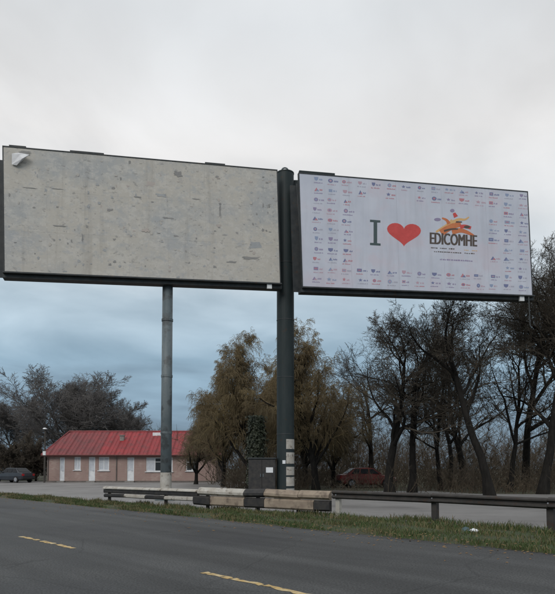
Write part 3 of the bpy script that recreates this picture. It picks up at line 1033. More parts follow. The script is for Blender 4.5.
mb = MB(); mb.box((cx_ - .2, yc - .2, slope_z(f) - .3), (cx_ + .2, yc + .2, slope_z(f) + .45)); mb.box((cx_ - .27, yc - .27, slope_z(f) + .452), (cx_ + .27, yc + .27, slope_z(f) + .54))
mb.build('chimney', M['concrete'], roof_o, org=house.location)
xa, xb = wpx(146), wpx(157)
mb = MB(); mb.box((xa, RYM - .9, slope_z(.8) - .1), (xb, RYM - .35, slope_z(.8) + .38)); mb.build('roof_hatch', M['white_frame'], roof_o, org=house.location)
mb = MB()
mb.tube([(rx0, ry0 - .06, ez - .04), (rx1, ry0 - .06, ez - .04)], .06, 6); mb.build('gutter', M['roof_brown'], house)
for xg in (hx0 + .1, wpx(116.5)):
    mb = MB(); mb.tube([(xg, ry0 - .05, ez - .08), (xg, HY - .07, ez - .45), (xg, HY - .07, .15)], .045, 6); mb.build('downpipe', M['plinth'], house)

# ------------------------------------------------------------------ utility pole at the house corner
pb = ground_at(44.5, 60.2)
up = empty('utility_pole', pb)
tag(up, 'thin dark pole with white lamp head at the left corner of the house', 'pole')
mb = MB(); mb.tube([pb, pb + Vector((0, 0, ht(431, 60.2)))], [.10, .07], 8); mb.build('post', M['wood_pole'], up)
z = ht(430, 60.2)
mb = MB(); mb.tube([pb + Vector((0, 0, z - .05)), pb + Vector((.12, -.3, z + .12))], .03, 6); arm_o = mb.build('arm', M['wood_pole'], up)
mb = MB(); c = pb + Vector((.16, -.45, z + .13))
mb.hexa([c + Vector(v) for v in ((-.16, -.3, -.06), (.16, -.3, -.06), (.12, .25, -.04), (-.12, .25, -.04), (-.1, -.22, .08), (.1, -.22, .08), (.08, .2, .06), (-.08, .2, .06))])
mb.build('lamp_head', M['white_frame'], up, bevel=.02)
mb = MB(); c = pb + Vector((0, -.14, ht(453, 60.2))); mb.box(c - Vector((.14, .06, .2)), c + Vector((.14, .06, .2))); mb.build('meter_box', M['white_frame'], up, bevel=.02)


# ------------------------------------------------------------------ cars
def car(name, loc, rz, paint, label):
    root = empty(name, loc, rz)
    tag(root, label, 'car', 'cars parked on the forecourt')
    # half-width by station and body profile (x forward), metres
    prof = [(-2.08, .42, .66), (-2.02, .30, .92), (-1.5, .22, .98), (-.9, .22, .97), (0, .20, .96), (.9, .22, .92), (1.5, .24, .84), (1.98, .30, .72), (2.1, .40, .60)]
    wid = [.70, .78, .83, .84, .85, .84, .82, .76, .66]
    mb = MB(); ring = []
    vs, fs = [], []
    for (x, zb, zt), w in zip(prof, wid):
        zm = zb + (zt - zb) * .55
        sec = [(-w * .92, zb), (-w, zb + .10), (-w * 1.0, zm), (-w * .93, zt - .03), (-w * .8, zt), (w * .8, zt), (w * .93, zt - .03), (w, zm), (w, zb + .10), (w * .92, zb)]
        vs += [(x, y, z) for y, z in sec]
    n = 10
    for i in range(len(prof) - 1):
        for k in range(n):
            fs.append((i * n + k, i * n + (k + 1) % n, (i + 1) * n + (k + 1) % n, (i + 1) * n + k))
    fs.append(tuple(range(n))); fs.append(tuple(range((len(prof) - 1) * n, len(prof) * n)))
    mb.add(vs, fs)
    mb.build('body', paint, root, org=(0, 0, 0), smooth=False, bevel=.0)
    # greenhouse
    st = [(-1.62, .97, .72, .97), (-1.0, .97, .60, 1.40), (.0, .96, .60, 1.44), (.35, .95, .60, 1.40), (1.0, .93, .70, .93)]
    mb = MB()
    vs, fs = [], []
    for x, zb, w, zt in st:
        vs += [(x, -.75, zb - .03), (x, -w, zt), (x, w, zt), (x, .75, zb - .03)]
    for i in range(len(st) - 1):
        for k in range(4):
            fs.append((i * 4 + k, i * 4 + (k + 1) % 4, (i + 1) * 4 + (k + 1) % 4, (i + 1) * 4 + k))
    fs += [(0, 1, 2, 3), (16, 17, 18, 19)]
    mb.add(vs, fs)
    cab = mb.build('cabin', paint, root, org=(0, 0, 0))
    for sgn in (-1, 1):
        for (xa, xb, ta, tb) in ((-1.30, -.72, -1.0, -.66), (-.62, -.02, -.58, -.02), (.06, .80, .06, .34)):
            y0, y1 = sgn * .752, sgn * .625
            p = MB()
            p.prism([(xa, y0 * 1.0, 1.0), (xb, y0, 1.0), (tb, y1, 1.345), (ta, y1, 1.345)], (0, sgn * .012, 0))
            p.build('side_window', M['car_glass'], cab, org=(0, 0, 0))
    for (xa, za_, xb, zb, nm) in ((.98, .98, .42, 1.375, 'windscreen'), (-1.56, 1.02, -1.06, 1.37, 'rear_window')):
        p = MB()
        dx_ = .012 if xa > 0 else -.012
        p.prism([(xa, -.64, za_), (xa, .64, za_), (xb, .54, zb), (xb, -.54, zb)], (dx_, 0, .012))
        p.build(nm, M['car_glass'], cab, org=(0, 0, 0))
    for x in (-1.30, 1.28):
        for sgn in (-1, 1):
            p = MB(); p.tube([(x, sgn * .70, .31), (x, sgn * .875, .31)], .31, 20)
            wh = p.build('wheel', M['tyre'], root, org=(0, 0, 0))
            p = MB(); p.tube([(x, sgn * .80, .31), (x, sgn * .885, .31)], [.19, .20], 14); p.build('rim', M['rim'], wh, org=(0, 0, 0))
    for sgn in (-1, 1):
        p = MB(); p.prism([(2.05, sgn * .66, .62), (2.05, sgn * .40, .62), (2.03, sgn * .40, .74), (1.98, sgn * .68, .76)], (.045, 0, 0)); p.build('headlight', M['lamp_glass'], root, org=(0, 0, 0))
        p = MB(); p.prism([(-2.04, sgn * .74, .66), (-2.06, sgn * .50, .66), (-2.05, sgn * .50, .84), (-2.02, sgn * .74, .86)], (-.04, 0, 0)); p.build('tail_light', M['tail'], root, org=(0, 0, 0))
        p = MB(); p.hexa([(.72, sgn * .78, .98), (.86, sgn * .78, .98), (.86, sgn * .95, 1.0), (.74, sgn * .95, 1.0), (.74, sgn * .78, 1.1), (.84, sgn * .78, 1.1), (.84, sgn * .94, 1.1), (.76, sgn * .94, 1.1)]); p.build('mirror', paint, root, org=(0, 0, 0))
    for x, nm in ((2.06, 'front_bumper'), (-2.06, 'rear_bumper')):
        p = MB(); p.box((x - .07, -.74, .32), (x + .07, .74, .50)); p.build(nm, M['tyre'], root, org=(0, 0, 0), bevel=.03)
    return root


cp = at(366, 468, 46)
car('parked_car', (cp.x, 46, -.012), rad(8), M['car_red'], 'red saloon car parked behind the rail under the dark bare trees')
cp = at(14, 468, 61)
car('parked_car', (cp.x, 61, -.012), rad(152), M['car_dark'], 'dark saloon car parked left of the red roofed house')


# ------------------------------------------------------------------ billboards
class Board:
    def __init__(self, tl, tr, br, bl, Zl, Zr):
        TLp, TRp, BRp, BLp = at(*tl, Zl), at(*tr, Zr), at(*br, Zr), at(*bl, Zl)
        self.px = (tl, tr, br, bl)
        self.o = BLp
        # plain rectangle fitted to the four corners, vertical plane
        self.u = ((BRp - BLp) + (TRp - TLp)) / 2
        self.W = self.u.length; self.u.normalize()
        h = ((TLp - BLp).length + (TRp - BRp).length) / 2
        self.H = h
        n = self.u.cross(Vector((0, 0, 1))).normalized()
        if n.y > 0: n = -n
        self.n = n                       # towards the road
        self.v = -self.u.cross(n).normalized()
        if self.v.z < 0: self.v = -self.v

    def p(self, a, b, c=0.0):
        """metres along, up, out"""
        return self.o + self.u * a + self.v * b + self.n * c

    def box(self, mb, a0, a1, b0, b1, c0, c1, m=0):
        P = self.p
        mb.hexa([P(a0, b0, c0), P(a1, b0, c0), P(a1, b0, c1), P(a0, b0, c1), P(a0, b1, c0), P(a1, b1, c0), P(a1, b1, c1), P(a0, b1, c1)], m)

    def from_px(self, x, y):
        """picture pixel -> metres on the face"""
        d = ray(x, y)
        e = Vector((0, 0, EYE))
        t = (self.o - e).dot(self.n) / d.dot(self.n)
        q = e + d * t - self.o
        return q.dot(self.u), q.dot(self.v)


BL_ = Board((8, 147), (281, 171), (279.5, 283.5), (4.5, 272), 25.2, 28.0)
BR_ = Board((303, 173), (531, 192.5), (531.5, 295), (303, 287), 27.4, 30.1)


def common_frame(B, root, rng_, board_lbl):
    W, H = B.W, B.H
    for nm, args in (('top_rail', (-.03, W + .03, H + .005, H + .045, -.16, .02)), ('side_rail', (-.04, -.008, -.05, H + .043, -.16, .02)),
                     ('side_rail', (W + .008, W + .04, -.05, H + .043, -.16, .02))):
        mb = MB(); B.box(mb, *args); mb.build(nm, M['frame_metal'], root)
    mb = MB(); B.box(mb, -.09, W + .09, -.22, -.07, -.5, -.02); mb.build('bottom_truss', M['frame_metal'], root)
    mb = MB(); B.box(mb, -.05, W + .05, -.065, -.008, -.2, .16); mb.build('bottom_ledge', M['frame_metal'], root)
    # uprights and rear cross bars
    k = 0
    while k <= 6:
        a = W * k / 6
        mb = MB(); B.box(mb, max(a - .04, 0), min(a + .04, W), 0, H, -.27, -.165); mb.build('upright', M['frame_metal'], root)
        mb = MB(); mb.tube([B.p(min(max(a, .1), W - .1), .05, -.25), B.p(min(max(a, .1), W - .1), H - .1, -.82)], .03, 6); mb.build('brace', M['frame_metal'], root)
        k += 1
    # rear face, standing behind and turned slightly outward
    mb = MB(); B.box(mb, -.62 if board_lbl == 'blank' else -.22, W - (1.3 if board_lbl == 'blank' else .1), .02, H - .16, -.92, -.86)
    mb.build('rear_face', M['frame_metal'], root)


# --- blank billboard on the thin grey pole
pole_px = 168
Bm = BL_
a_pole, _ = Bm.from_px(168.5, 284)
pp = Bm.p(a_pole, 0, -.45)
root = empty('billboard', (pp.x, pp.y, -0.012))
blank = tag(root, 'large blank billboard with weathered peeling grey face on a thin grey pole', 'billboard', 'roadside billboards')
rng = random.Random(12)
common_frame(Bm, root, rng, 'blank')
W, H = Bm.W, Bm.H
ncol, nrow = 7, 3
for i in range(ncol):
    for j in range(nrow):
        a0, a1 = W * i / ncol + .0008, W * (i + 1) / ncol - .0008
        b0, b1 = H * j / nrow + .0012, H * (j + 1) / nrow - .0012
        # a sheet, faintly bowed, 4x3 facets with thickness
        mb = MB()
        nx, nz = 4, 3
        bow = rng.uniform(-.0015, .0015); off = rng.uniform(0, .0015)
        vs, fs = [], []
        for c in (0, 1):
            for q in range(nz + 1):
                for p_ in range(nx + 1):
                    fx, fz = p_ / nx, q / nz
                    d = off + bow * math.sin(math.pi * fx) * math.sin(math.pi * fz) + (0 if c else -.018)
                    vs.append(Bm.p(a0 + (a1 - a0) * fx, b0 + (b1 - b0) * fz, d))
        N = (nx + 1) * (nz + 1)
        for c in (0, 1):
            for q in range(nz):
                for p_ in range(nx):
                    k = c * N + q * (nx + 1) + p_
                    fs.append((k, k + 1, k + nx + 2, k + nx + 1))
        ringi = [p_ for p_ in range(nx + 1)] + [q * (nx + 1) + nx for q in range(1, nz + 1)] + [nz * (nx + 1) + p_ for p_ in range(nx - 1, -1, -1)] + [q * (nx + 1) for q in range(nz - 1, 0, -1)]
        for x, y in zip(ringi, ringi[1:] + ringi[:1]):
            fs.append((x, y, y + N, x + N))
        mb.add(vs, fs)
        mm = M[rng.choice(['face_a', 'face_a', 'face_b'])]
        mb.build('panel', mm, root)


def scrap(B, root, a, b, w, h, m, rng_, lift=.03, name='paper_scrap'):
    n = rng_.randint(11, 19)
    poly = []
    for k in range(n):
        t = 2 * math.pi * k / n
        # squarish ragged outline
        cx, sx = math.cos(t), math.sin(t)
        q = 1 / max(abs(cx), abs(sx))
        q = 1 + (q - 1) * .7
        r_ = q * rng_.uniform(.45, 1.15)
        aa = min(max(a + cx * w / 2 * r_, .03), B.W - .03)
        bb = min(max(b + sx * h / 2 * r_, .03), B.H - .03)
        poly.append(B.p(aa, bb, lift))
    mb = MB(); mb.prism(poly, B.n * .0003)
    return mb.build(name, m, root)


# old poster remnants, in a few tones
lay = 0
for k in range(150):
    a, b = rng.uniform(.1, W - .1), rng.uniform(.1, H - .1)
    big = rng.random() < .07
    w = rng.uniform(.2, .6) if big else rng.uniform(.05, .17)
    h = rng.uniform(.12, .4) if big else rng.uniform(.03, .16)
    lay = (lay + 1) % 24
    left = a < W * .3
    mm = M[rng.choice(['paper_c', 'paper_d', 'paper_a'] if left else ['paper_a', 'paper_b', 'paper_d', 'paper_c', 'paper_a'])]
    scrap(Bm, root, a, b, w, h, mm, rng, .0036 + lay * .0004)
# dark tears read from the picture
for (x, y, w, h) in ((82.5, 238, .08, .42), (253, 224, .10, .14), (263, 230, .16, .18), (270, 232, .14, .06), (220, 210, .09, .75), (110, 210, .25, .12), (168, 218, .5, .06), (250, 258, .9, .16),
                     (232, 262, .5, .10), (263, 205, .07, .25), (269, 206, .07, .25), (137, 197, .35, .07), (60, 226, .7, .05), (30, 188, .6, .04), (58, 189, .5, .035), (178, 174, .4, .25), (196, 199, .5, .04), (237, 233, .12, .10), (225, 235, .25, .05), (176, 236, .3, .10)):
    a, b = Bm.from_px(x, y)
    lay = (lay + 1) % 24
    scrap(Bm, root, a, b, w, h, M['paper_d'], rng, .0036 + lay * .0004, 'tear')
# curling white flap in the top left corner
fl = MB()
A = [Bm.from_px(x, y) for x, y in ((12, 154), (19, 153.5), (30, 157), (23, 161.5), (17, 166.5), (12, 165))]
lift = [.05, .06, .20, .24, .10, .05]
fl.prism([Bm.p(a, b, c) for (a, b), c in zip(A, lift)], Bm.n * .004)
fl.build('torn_flap', M['paper_w'], root)
a, b = Bm.from_px(25, 153)
scrap(Bm, root, a, b, .5, .16, M['paper_d'], rng, .045, 'tear')
# ragged sheet strips standing above the top edge
for x0, x1 in ((9, 26), (70, 104), (205, 225)):
    a0, _ = Bm.from_px(x0, 160); a1, _ = Bm.from_px(x1, 160)
    mb = MB(); Bm.box(mb, max(a0, 0), a1, H + .047, H + .11, -.10, .0); mb.build('edge_strip', M['frame_metal'], root)
# pale bracket under the right end
a, b = Bm.from_px(269, 286)
mb = MB(); Bm.box(mb, a - .11, a + .11, -.27, -.07, .0, .10); mb.build('bracket', M['white_frame'], root)
# pole
zt = Bm.p(a_pole, 0).z - .1
mb = MB(); mb.tube([pp * 1.0 + Vector((0, 0, -pp.z - .05)), Vector((pp.x, pp.y, zt))], [.245, .23], 20)
pole_o = mb.build('pole', M['grey_metal'], root, smooth=True)
for z in (2.9, 5.4, 7.9):
    mb = MB(); mb.tube([(pp.x, pp.y, z), (pp.x, pp.y, z + .10)], .256, 20); mb.build('collar', M['grey_metal'], pole_o, org=root.location)
mb = MB(); mb.box((pp.x - .4, pp.y - .4, -.03), (pp.x + .4, pp.y + .4, .04)); mb.build('base_plate', M['grey_metal'], root)
mb = MB(); mb.tube([(pp.x, pp.y, .05), (pp.x, pp.y, ht(472.5, pp.y))], .251, 20); mb.build('painted_band', M['white_paint'], pole_o, org=root.location)

# --- printed billboard on the thick dark pole
Bm = BR_
PY = 28.8
pp = at(285.5, 468, PY); pp.z = 0
root = empty('billboard', (pp.x, pp.y, -0.012))
tag(root, 'printed white billboard with a red heart on the thick dark pole', 'billboard', 'roadside billboards')
rng = random.Random(14)
common_frame(Bm, root, rng, 'printed')
W, H = Bm.W, Bm.H
# skin in vertical strips
nst = 5
for i in range(nst):
    a0, a1 = W * i / nst + .002, W * (i + 1) / nst - .002
    mb = MB(); nx, nz = 6, 8
    vs, fs = [], []
    for q in range(nz + 1):
        for p_ in range(nx + 1):
            fx, fz = p_ / nx, q / nz
            vs.append(Bm.p(a0 + (a1 - a0) * fx, H * fz, .0008 * math.sin(3 * fz + i) * math.sin(math.pi * fx)))
    for q in range(nz):
        for p_ in range(nx):
            k = q * (nx + 1) + p_
            fs.append((k, k + 1, k + nx + 2, k + nx + 1))
    nv = len(vs)
    mb.add(vs, fs)
    Bm.box(mb, a0, a1, 0, H, -.06, -.02)
    mb.build('vinyl_strip', M['vinyl'], root, smooth=False)
INK = .0025
layer = [0]


def ppoly(mb, pts, m=0, lift=0.0):
    mb.prism([Bm.p(*Bm.from_px(x, y), INK + lift * .16) for x, y in pts], Bm.n * .0003, m)


def slant(x, y, x0=390):
    """lines of print follow the face: y given at x0"""
    f = (y - 180.4) / (290 - 180.4)
    return y + (x - x0) * (.085 * (1 - f) + .036 * f)


# I
mb = MB(); ppoly(mb, [(370, 219.6), (380.4, 220.4), (380.4, 222.6), (377.2, 222.6), (377.2, 243.2), (380.6, 243.5), (380.6, 245.8), (370, 245.1), (370, 242.8), (373.6, 242.9), (373.6, 222.2), (370, 222.0)])
mb.build('printed_letter', M['ink'], root)
# heart
pts = []
for k in range(40):
    t = 2 * math.pi * k / 40
    hx = 16 * math.sin(t) ** 3
    hy = 13 * math.cos(t) - 5 * math.cos(2 * t) - 2 * math.cos(3 * t) - math.cos(4 * t)
    pts.append((404 + hx * 1.06, 233.0 + hx * .06 - hy * .80))
mb = MB(); ppoly(mb, pts); mb.build('printed_heart', M['red_print'], root)
# emblem: leaping amber-and-orange strokes over a dark word
mats = [M['orange'], M['amber'], M['red_print'], M['violet'], M['ink_brown']]
mb = MB()


def stroke(pts, w0, w1, m, lift):
    for _ in range(2):                       # corner cutting
        q = [pts[0]]
        for (xa, ya), (xb, yb) in zip(pts, pts[1:]):
            q += [(xa * .75 + xb * .25, ya * .75 + yb * .25), (xa * .25 + xb * .75, ya * .25 + yb * .75)]
        pts = q + [pts[-1]]
    up, lo = [], []
    n = len(pts)
    for i, (x, y) in enumerate(pts):
        x2, y2 = pts[min(i + 1, n - 1)]; x1, y1 = pts[max(i - 1, 0)]
        dx_, dy_ = x2 - x1, y2 - y1
        l = math.hypot(dx_, dy_) or 1
        w = (w0 + (w1 - w0) * i / (n - 1)) * .5
        up.append((x - dy_ / l * w, y + dx_ / l * w)); lo.append((x + dy_ / l * w, y - dx_ / l * w))
    ppoly(mb, up + lo[::-1], m, lift)


def blob(x, y, rx, ry, m, lift, n=12):
    ppoly(mb, [(x + rx * math.cos(2 * math.pi * k / n), y + ry * math.sin(2 * math.pi * k / n)) for k in range(n)], m, lift)


stroke([(436, 232), (441, 229), (447, 226), (453, 221)], 1.5, 5, 1, 0)
stroke([(441, 233), (447, 229), (453, 226), (461, 224)], 7, 5, 0, .0025)
stroke([(452, 232), (460, 230), (467, 232), (474, 236)], 6, 2, 0, .005)
stroke([(453, 222), (459, 219), (465, 220), (469, 217)], 3.5, 1, 1, .0075)
stroke([(460, 227), (465, 226), (471, 228)], 4, 3, 2, .010)
stroke([(449, 224), (447, 220), (442, 218)], 4, 1.2, 0, .0125)
stroke([(456, 217), (454, 213)], 4.5, 2.5, 2, .015)
stroke([(444, 231), (451, 229), (458, 229)], 2.2, 1.2, 4, .0175)
stroke([(456, 222), (462, 222)], 1.8, 1.0, 4, .0175)
blob(452.3, 210.6, 2.2, 1.7, 3, .0175)
blob(437.5, 219.5, 3.4, 1.6, 3, .0175)
blob(467, 227, 3.2, 1.5, 4, .02)
mb.build('printed_emblem', mats, root)
# the dark word: condensed bold strokes, too blurred to read in the photograph
cu = bpy.data.curves.new('word', 'FONT')
cu.body = 'EDICOMHE'
cu.resolution_u = 3
cu.offset = 0.0
to = bpy.data.objects.new('word', cu); COL.objects.link(to)
bpy.context.view_layer.update()
tm = bpy.data.meshes.new_from_object(to.evaluated_get(bpy.context.evaluated_depsgraph_get()))
bpy.data.objects.remove(to, do_unlink=True)
tx = [v.co.x for v in tm.vertices]; ty = [v.co.y for v in tm.vertices]
xa, xb, ya, yb = min(tx), max(tx), min(ty), max(ty)
wv = []
wf = []
for kk, sh in enumerate((-.5, 0, .5)):
  wf += [tuple(i + kk * len(tm.vertices) for i in f.vertices) for f in tm.polygons]
  for v in tm.vertices:
    X = 430.2 + sh + (v.co.x - xa) / (xb - xa) * 46.5
    Y = 241.6 - (v.co.y - ya) / (yb - ya) * 11.8
    wv.append(Bm.p(*Bm.from_px(X, slant(X, Y)), INK + .0042 + kk * .0003) - root.location)
wm = bpy.data.meshes.new('printed_word')
wm.from_pydata(wv, [], wf)
link('printed_word', wm, M['ink_brown'], root)


def text_line(x0, x1, y, hgt, m, seed, name='printed_line', gap=.8):
    R = random.Random(seed)
    mb = MB(); x = x0
    while x < x1:
        w = R.uniform(.7, 2.2)
        if R.random() < .93:
            a = hgt * R.uniform(.6, 1)
            ppoly(mb, [(x, slant(x, y)), (x + w, slant(x + w, y)), (x + w, slant(x + w, y - a)), (x, slant(x, y - a))], 0)
        x += w + R.uniform(.25, gap)
    if mb.v:
        tag(mb.build(name, m, root), kind='stuff')


text_line(431, 455, 246.0, 1.3, M['ink_brown'], 1)
text_line(462, 476, 246.4, 1.0, M['amber'], 2)
text_line(434, 474, 249.6, 1.1, M['ink_brown'], 3)
text_line(440, 472, 257.5, 1.5, M['violet'], 4)


def partner_mark(x, y, R):
    '''one small partner mark: an icon with its name beside and below'''
    mats_ = [M[R.choice(['navy', 'steelblue', 'violet', 'navy'])], M[R.choice(['greyink', 'violet', 'rose', 'redmark'])], M[R.choice(['redmark', 'steelblue', 'rose'])]]
    mb = MB(); kind = R.randrange(5); w = R.uniform(1.7, 2.6); h = R.uniform(1.5, 2.1)
    if R.random() < .3: mats_[0], mats_[2] = mats_[2], mats_[0]

    def P(pts, m=0, l=0): ppoly(mb, [(a, slant(a, b)) for a, b in pts], m, l)
    if kind == 0:
        P([(x + w * math.cos(t * .524), y + h * math.sin(t * .524)) for t in range(12)])
        P([(x + w * .5 * math.cos(t * .785), y + h * .5 * math.sin(t * .785)) for t in range(8)], 2, .0025)
    elif kind == 1:
        P([(x - w, y + h), (x, y - h), (x + w, y + h)]); P([(x - w * .3, y + h), (x + w * .6, y - h * .2), (x + w * 1.3, y + h)], 2, .0025)
    elif kind == 2:
        P([(x - w, y - h), (x + w, y - h), (x + w * .85, y + h * .3), (x, y + h), (x - w * .85, y + h * .3)])
    elif kind == 3:
        P([(x - w, y - h * .8), (x + w, y - h * .8), (x + w, y + h * .8), (x - w, y + h * .8)]); P([(x - w * .6, y - h * .25), (x + w * .6, y - h * .25), (x + w * .6, y + h * .25), (x - w * .6, y + h * .25)], 2, .0025)
    else:
        P([(x + (w if t % 2 == 0 else w * .45) * math.sin(t * .628), y - (h if t % 2 == 0 else h * .45) * math.cos(t * .628)) for t in range(10)])

    def letters(x0, x1, yb, hh, m):
        xx = x0
        while xx < x1:
            ww = R.uniform(.45, .95)
            a = hh * R.choice([1, 1, .7])
            P([(xx, yb), (xx + ww, yb), (xx + ww, yb - a), (xx, yb - a)], m)
            xx += ww + (.28 if R.random() < .85 else .9)
    letters(x + w + .9, x + w + R.uniform(3.5, 5.5), y + h * .6, 1.5, R.choice([0, 1]))
    letters(x - w - R.uniform(0, .8), x + w + R.uniform(1.5, 4.5), y + h + 2.3, 1.0, 1)
    tag(mb.build('printed_mark', mats_, root), kind='stuff')


M['redmark'] = mat('red_mark_print', (0.49, 0.21, 0.25), 0.5)
R = random.Random(77)
nr = 11
ys_ = [185.2 + (281.6 - 185.2) * k / (nr - 1) for k in range(nr)]
for k, y in enumerate(ys_):
    if k in (0, 1, nr - 2, nr - 1):
        for c in range(15):
            x = 315.5 + (521.5 - 315.5) * c / 14
            x0_ = x + R.uniform(-1.2, 1.2)
            if k == 1 and 3 <= c <= 11 and R.random() < .35: continue
            partner_mark(x0_, y + R.uniform(-.5, .5), R)
    else:
        for x in (315.5, 330.5, 345, 492, 507, 521.5):
            if x == 492 and R.random() < .45: continue
            partner_mark(x + R.uniform(-1.2, 1.2), y + R.uniform(-.5, .5), R)
# ragged strip on the top-left edge
a1, _ = Bm.from_px(335, 180)
mb = MB(); Bm.box(mb, 0, a1, H + .047, H + .14, -.1, .02); mb.build('edge_strip', M['dark_metal'], root)
a, b = Bm.from_px(521, 298)
mb = MB(); Bm.box(mb, a - .12, a + .12, -.30, -.07, .0, .10); mb.build('bracket', M['white_frame'], root)
a, b = Bm.from_px(527.5, 298)
mb = MB(); mb.tube([Bm.p(a, -.06, .1), Bm.p(a, -1.5, .1)], .03, 6); mb.build('hanging_cable', M['frame_metal'], root)
# pole
ztop = at(285, 174, PY).z
PR = 17.4 / 2 / F * PY
mb = MB(); mb.tube([(pp.x, pp.y, -.05), (pp.x, pp.y, ztop)], PR, 28)
pole_o = mb.build('pole', M['dark_metal'], root, smooth=False)
mb = MB(); mb.tube([(pp.x, pp.y, ztop - .02), (pp.x, pp.y, ztop + .03)], PR + .015, 28); mb.build('pole_cap', M['dark_metal'], pole_o, org=root.location)
for z in (2.95, 5.6, 8.3, 11.0):
    mb = MB(); mb.tube([(pp.x, pp.y, z), (pp.x, pp.y, z + .035)], PR + .012, 28); mb.build('weld_seam', M['frame_metal'], pole_o, org=root.location)
# ring bolt at the top
mb = MB(); c = Vector((pp.x - .02, pp.y - .1, ztop + .12))
mb.tube([c + Vector((math.cos(t * .45) * .15, 0, math.sin(t * .45) * .13)) for t in range(15)], .035, 6, cap=False); mb.build('lifting_eye', M['grey_metal'], pole_o, org=root.location)
# cross arms carrying the two faces
for fb in (.15, .5, .85):
    za_ = BR_.p(0, H * fb).z
    mb = MB(); mb.box((pp.x + PR * .8, pp.y - .1, za_ - .1), (BR_.p(0, 0, 0).x + .6, pp.y + .12, za_ + .1)); mb.build('cross_arm', M['dark_metal'], root)
# dark closing plates between the boards
zb0, zb1 = at(285, 286, PY).z, at(297, 181, PY + .3).z
mb = MB(); mb.box((pp.x + PR * .55, pp.y + .20, zb0), (BR_.p(0, 0).x + .35, pp.y + .26, zb1)); mb.build('closing_plate', M['dark_metal'], root)
for fb in (.12, .30, .48, .66, .84):
    z = zb0 + (zb1 - zb0) * fb
    mb = MB(); mb.box((pp.x + PR * .9, pp.y + .14, z), (BR_.p(0, 0).x - .03, pp.y + .198, z + .07)); mb.build('plate_rib', M['grey_metal'] if fb > .8 else M['frame_metal'], root)
# white painted blocks round the pole's right-hand side, and a flange
for ya, yb in ((439.2, 449), (452.4, 463.6), (466.8, 475.2), (477, 486), (488.5, 496), (498.5, 506)):
    z1, z0 = at(290, ya, PY - .3).z, at(290, yb, PY - .3).z
    z0 = max(z0, .06)
    if z1 <= z0: continue
    mb = MB(); vs, fs = [], []
    n = 10
    for i in range(n + 1):
        t = rad(-86 + 110 * i / n)
        for r_ in (PR - .005, PR + .006):
            for z in (z0, z1):
                vs.append((pp.x + math.cos(t) * r_, pp.y + math.sin(t) * r_, z))
    for i in range(n):
        k = i * 4
        fs += [(k + 2, k + 6, k + 7, k + 3), (k, k + 1, k + 5, k + 4), (k + 1, k + 3, k + 7, k + 5), (k, k + 4, k + 6, k + 2)]
    fs += [(0, 2, 3, 1), (4 * n, 4 * n + 1, 4 * n + 3, 4 * n + 2)]
    mb.add(vs, fs)
    mb.build('painted_block', M['white_paint'], pole_o, org=root.location)
mb = MB(); mb.tube([(pp.x, pp.y, -.03), (pp.x, pp.y, .04)], PR + .25, 28); fl_o = mb.build('base_flange', M['dark_metal'], root)
for k in range(8):
    t = k * math.pi / 4
    mb = MB(); mb.tube([(pp.x + math.cos(t) * (PR + .14), pp.y + math.sin(t) * (PR + .14), .04), (pp.x + math.cos(t) * (PR + .14), pp.y + math.sin(t) * (PR + .14), .10)], .03, 6); mb.build('bolt', M['grey_metal'], fl_o, org=root.location)
mb = MB(); c = at(284, 462, pp.y - PR - .01); mb.box(c - Vector((.07, .02, .08)), c + Vector((.07, .025, .08))); mb.build('number_plate', M['white_frame'], root)

# ------------------------------------------------------------------ switch cabinet left of the thick pole
cb = at(262, 468, 28.6); cb.z = 0
cab = empty('switch_cabinet', (cb.x, cb.y, -.012))
tag(cab, 'dark metal switch cabinet with a small white notice left of the thick pole', 'cabinet')
w = .62; zt = ht(459, 28.6)
mb = MB(); mb.box((cb.x - w, cb.y - .2, .12), (cb.x + w, cb.y + .25, zt)); mb.build('housing', M['black_paint'], cab, bevel=.01)
mb = MB(); mb.box((cb.x - w - .04, cb.y - .26, zt + .002), (cb.x + w + .04, cb.y + .30, zt + .06)); mb.build('lid', M['frame_metal'], cab, bevel=.01)
mb = MB(); mb.box((cb.x - w + .03, cb.y - .18, -.03), (cb.x + w - .03, cb.y + .23, .118)); mb.build('foot', M['concrete'], cab)
for sgn in (-1, 1):
    mb = MB(); x0 = cb.x + (-w + .02 if sgn < 0 else .01); x1 = cb.x + (-.01 if sgn < 0 else w - .02)
    mb.box((x0, cb.y - .222, .15), (x1, cb.y - .203, zt - .04)); dr = mb.build('door', M['black_paint'], cab, bevel=.004)
    mb = MB(); xh = cb.x + sgn * .06; mb.box((xh - .015, cb.y - .25, zt * .55), (xh + .015, cb.y - .2225, zt * .55 + .14)); mb.build('handle', M['grey_metal'], dr, org=cab.location)
c = at(269.5, 470, cb.y - .225); mb = MB(); mb.box((c.x - .16, c.y - .006, c.z - .12), (c.x + .16, c.y + .0015, c.z + .12)); mb.build('notice', M['white_frame'], cab)

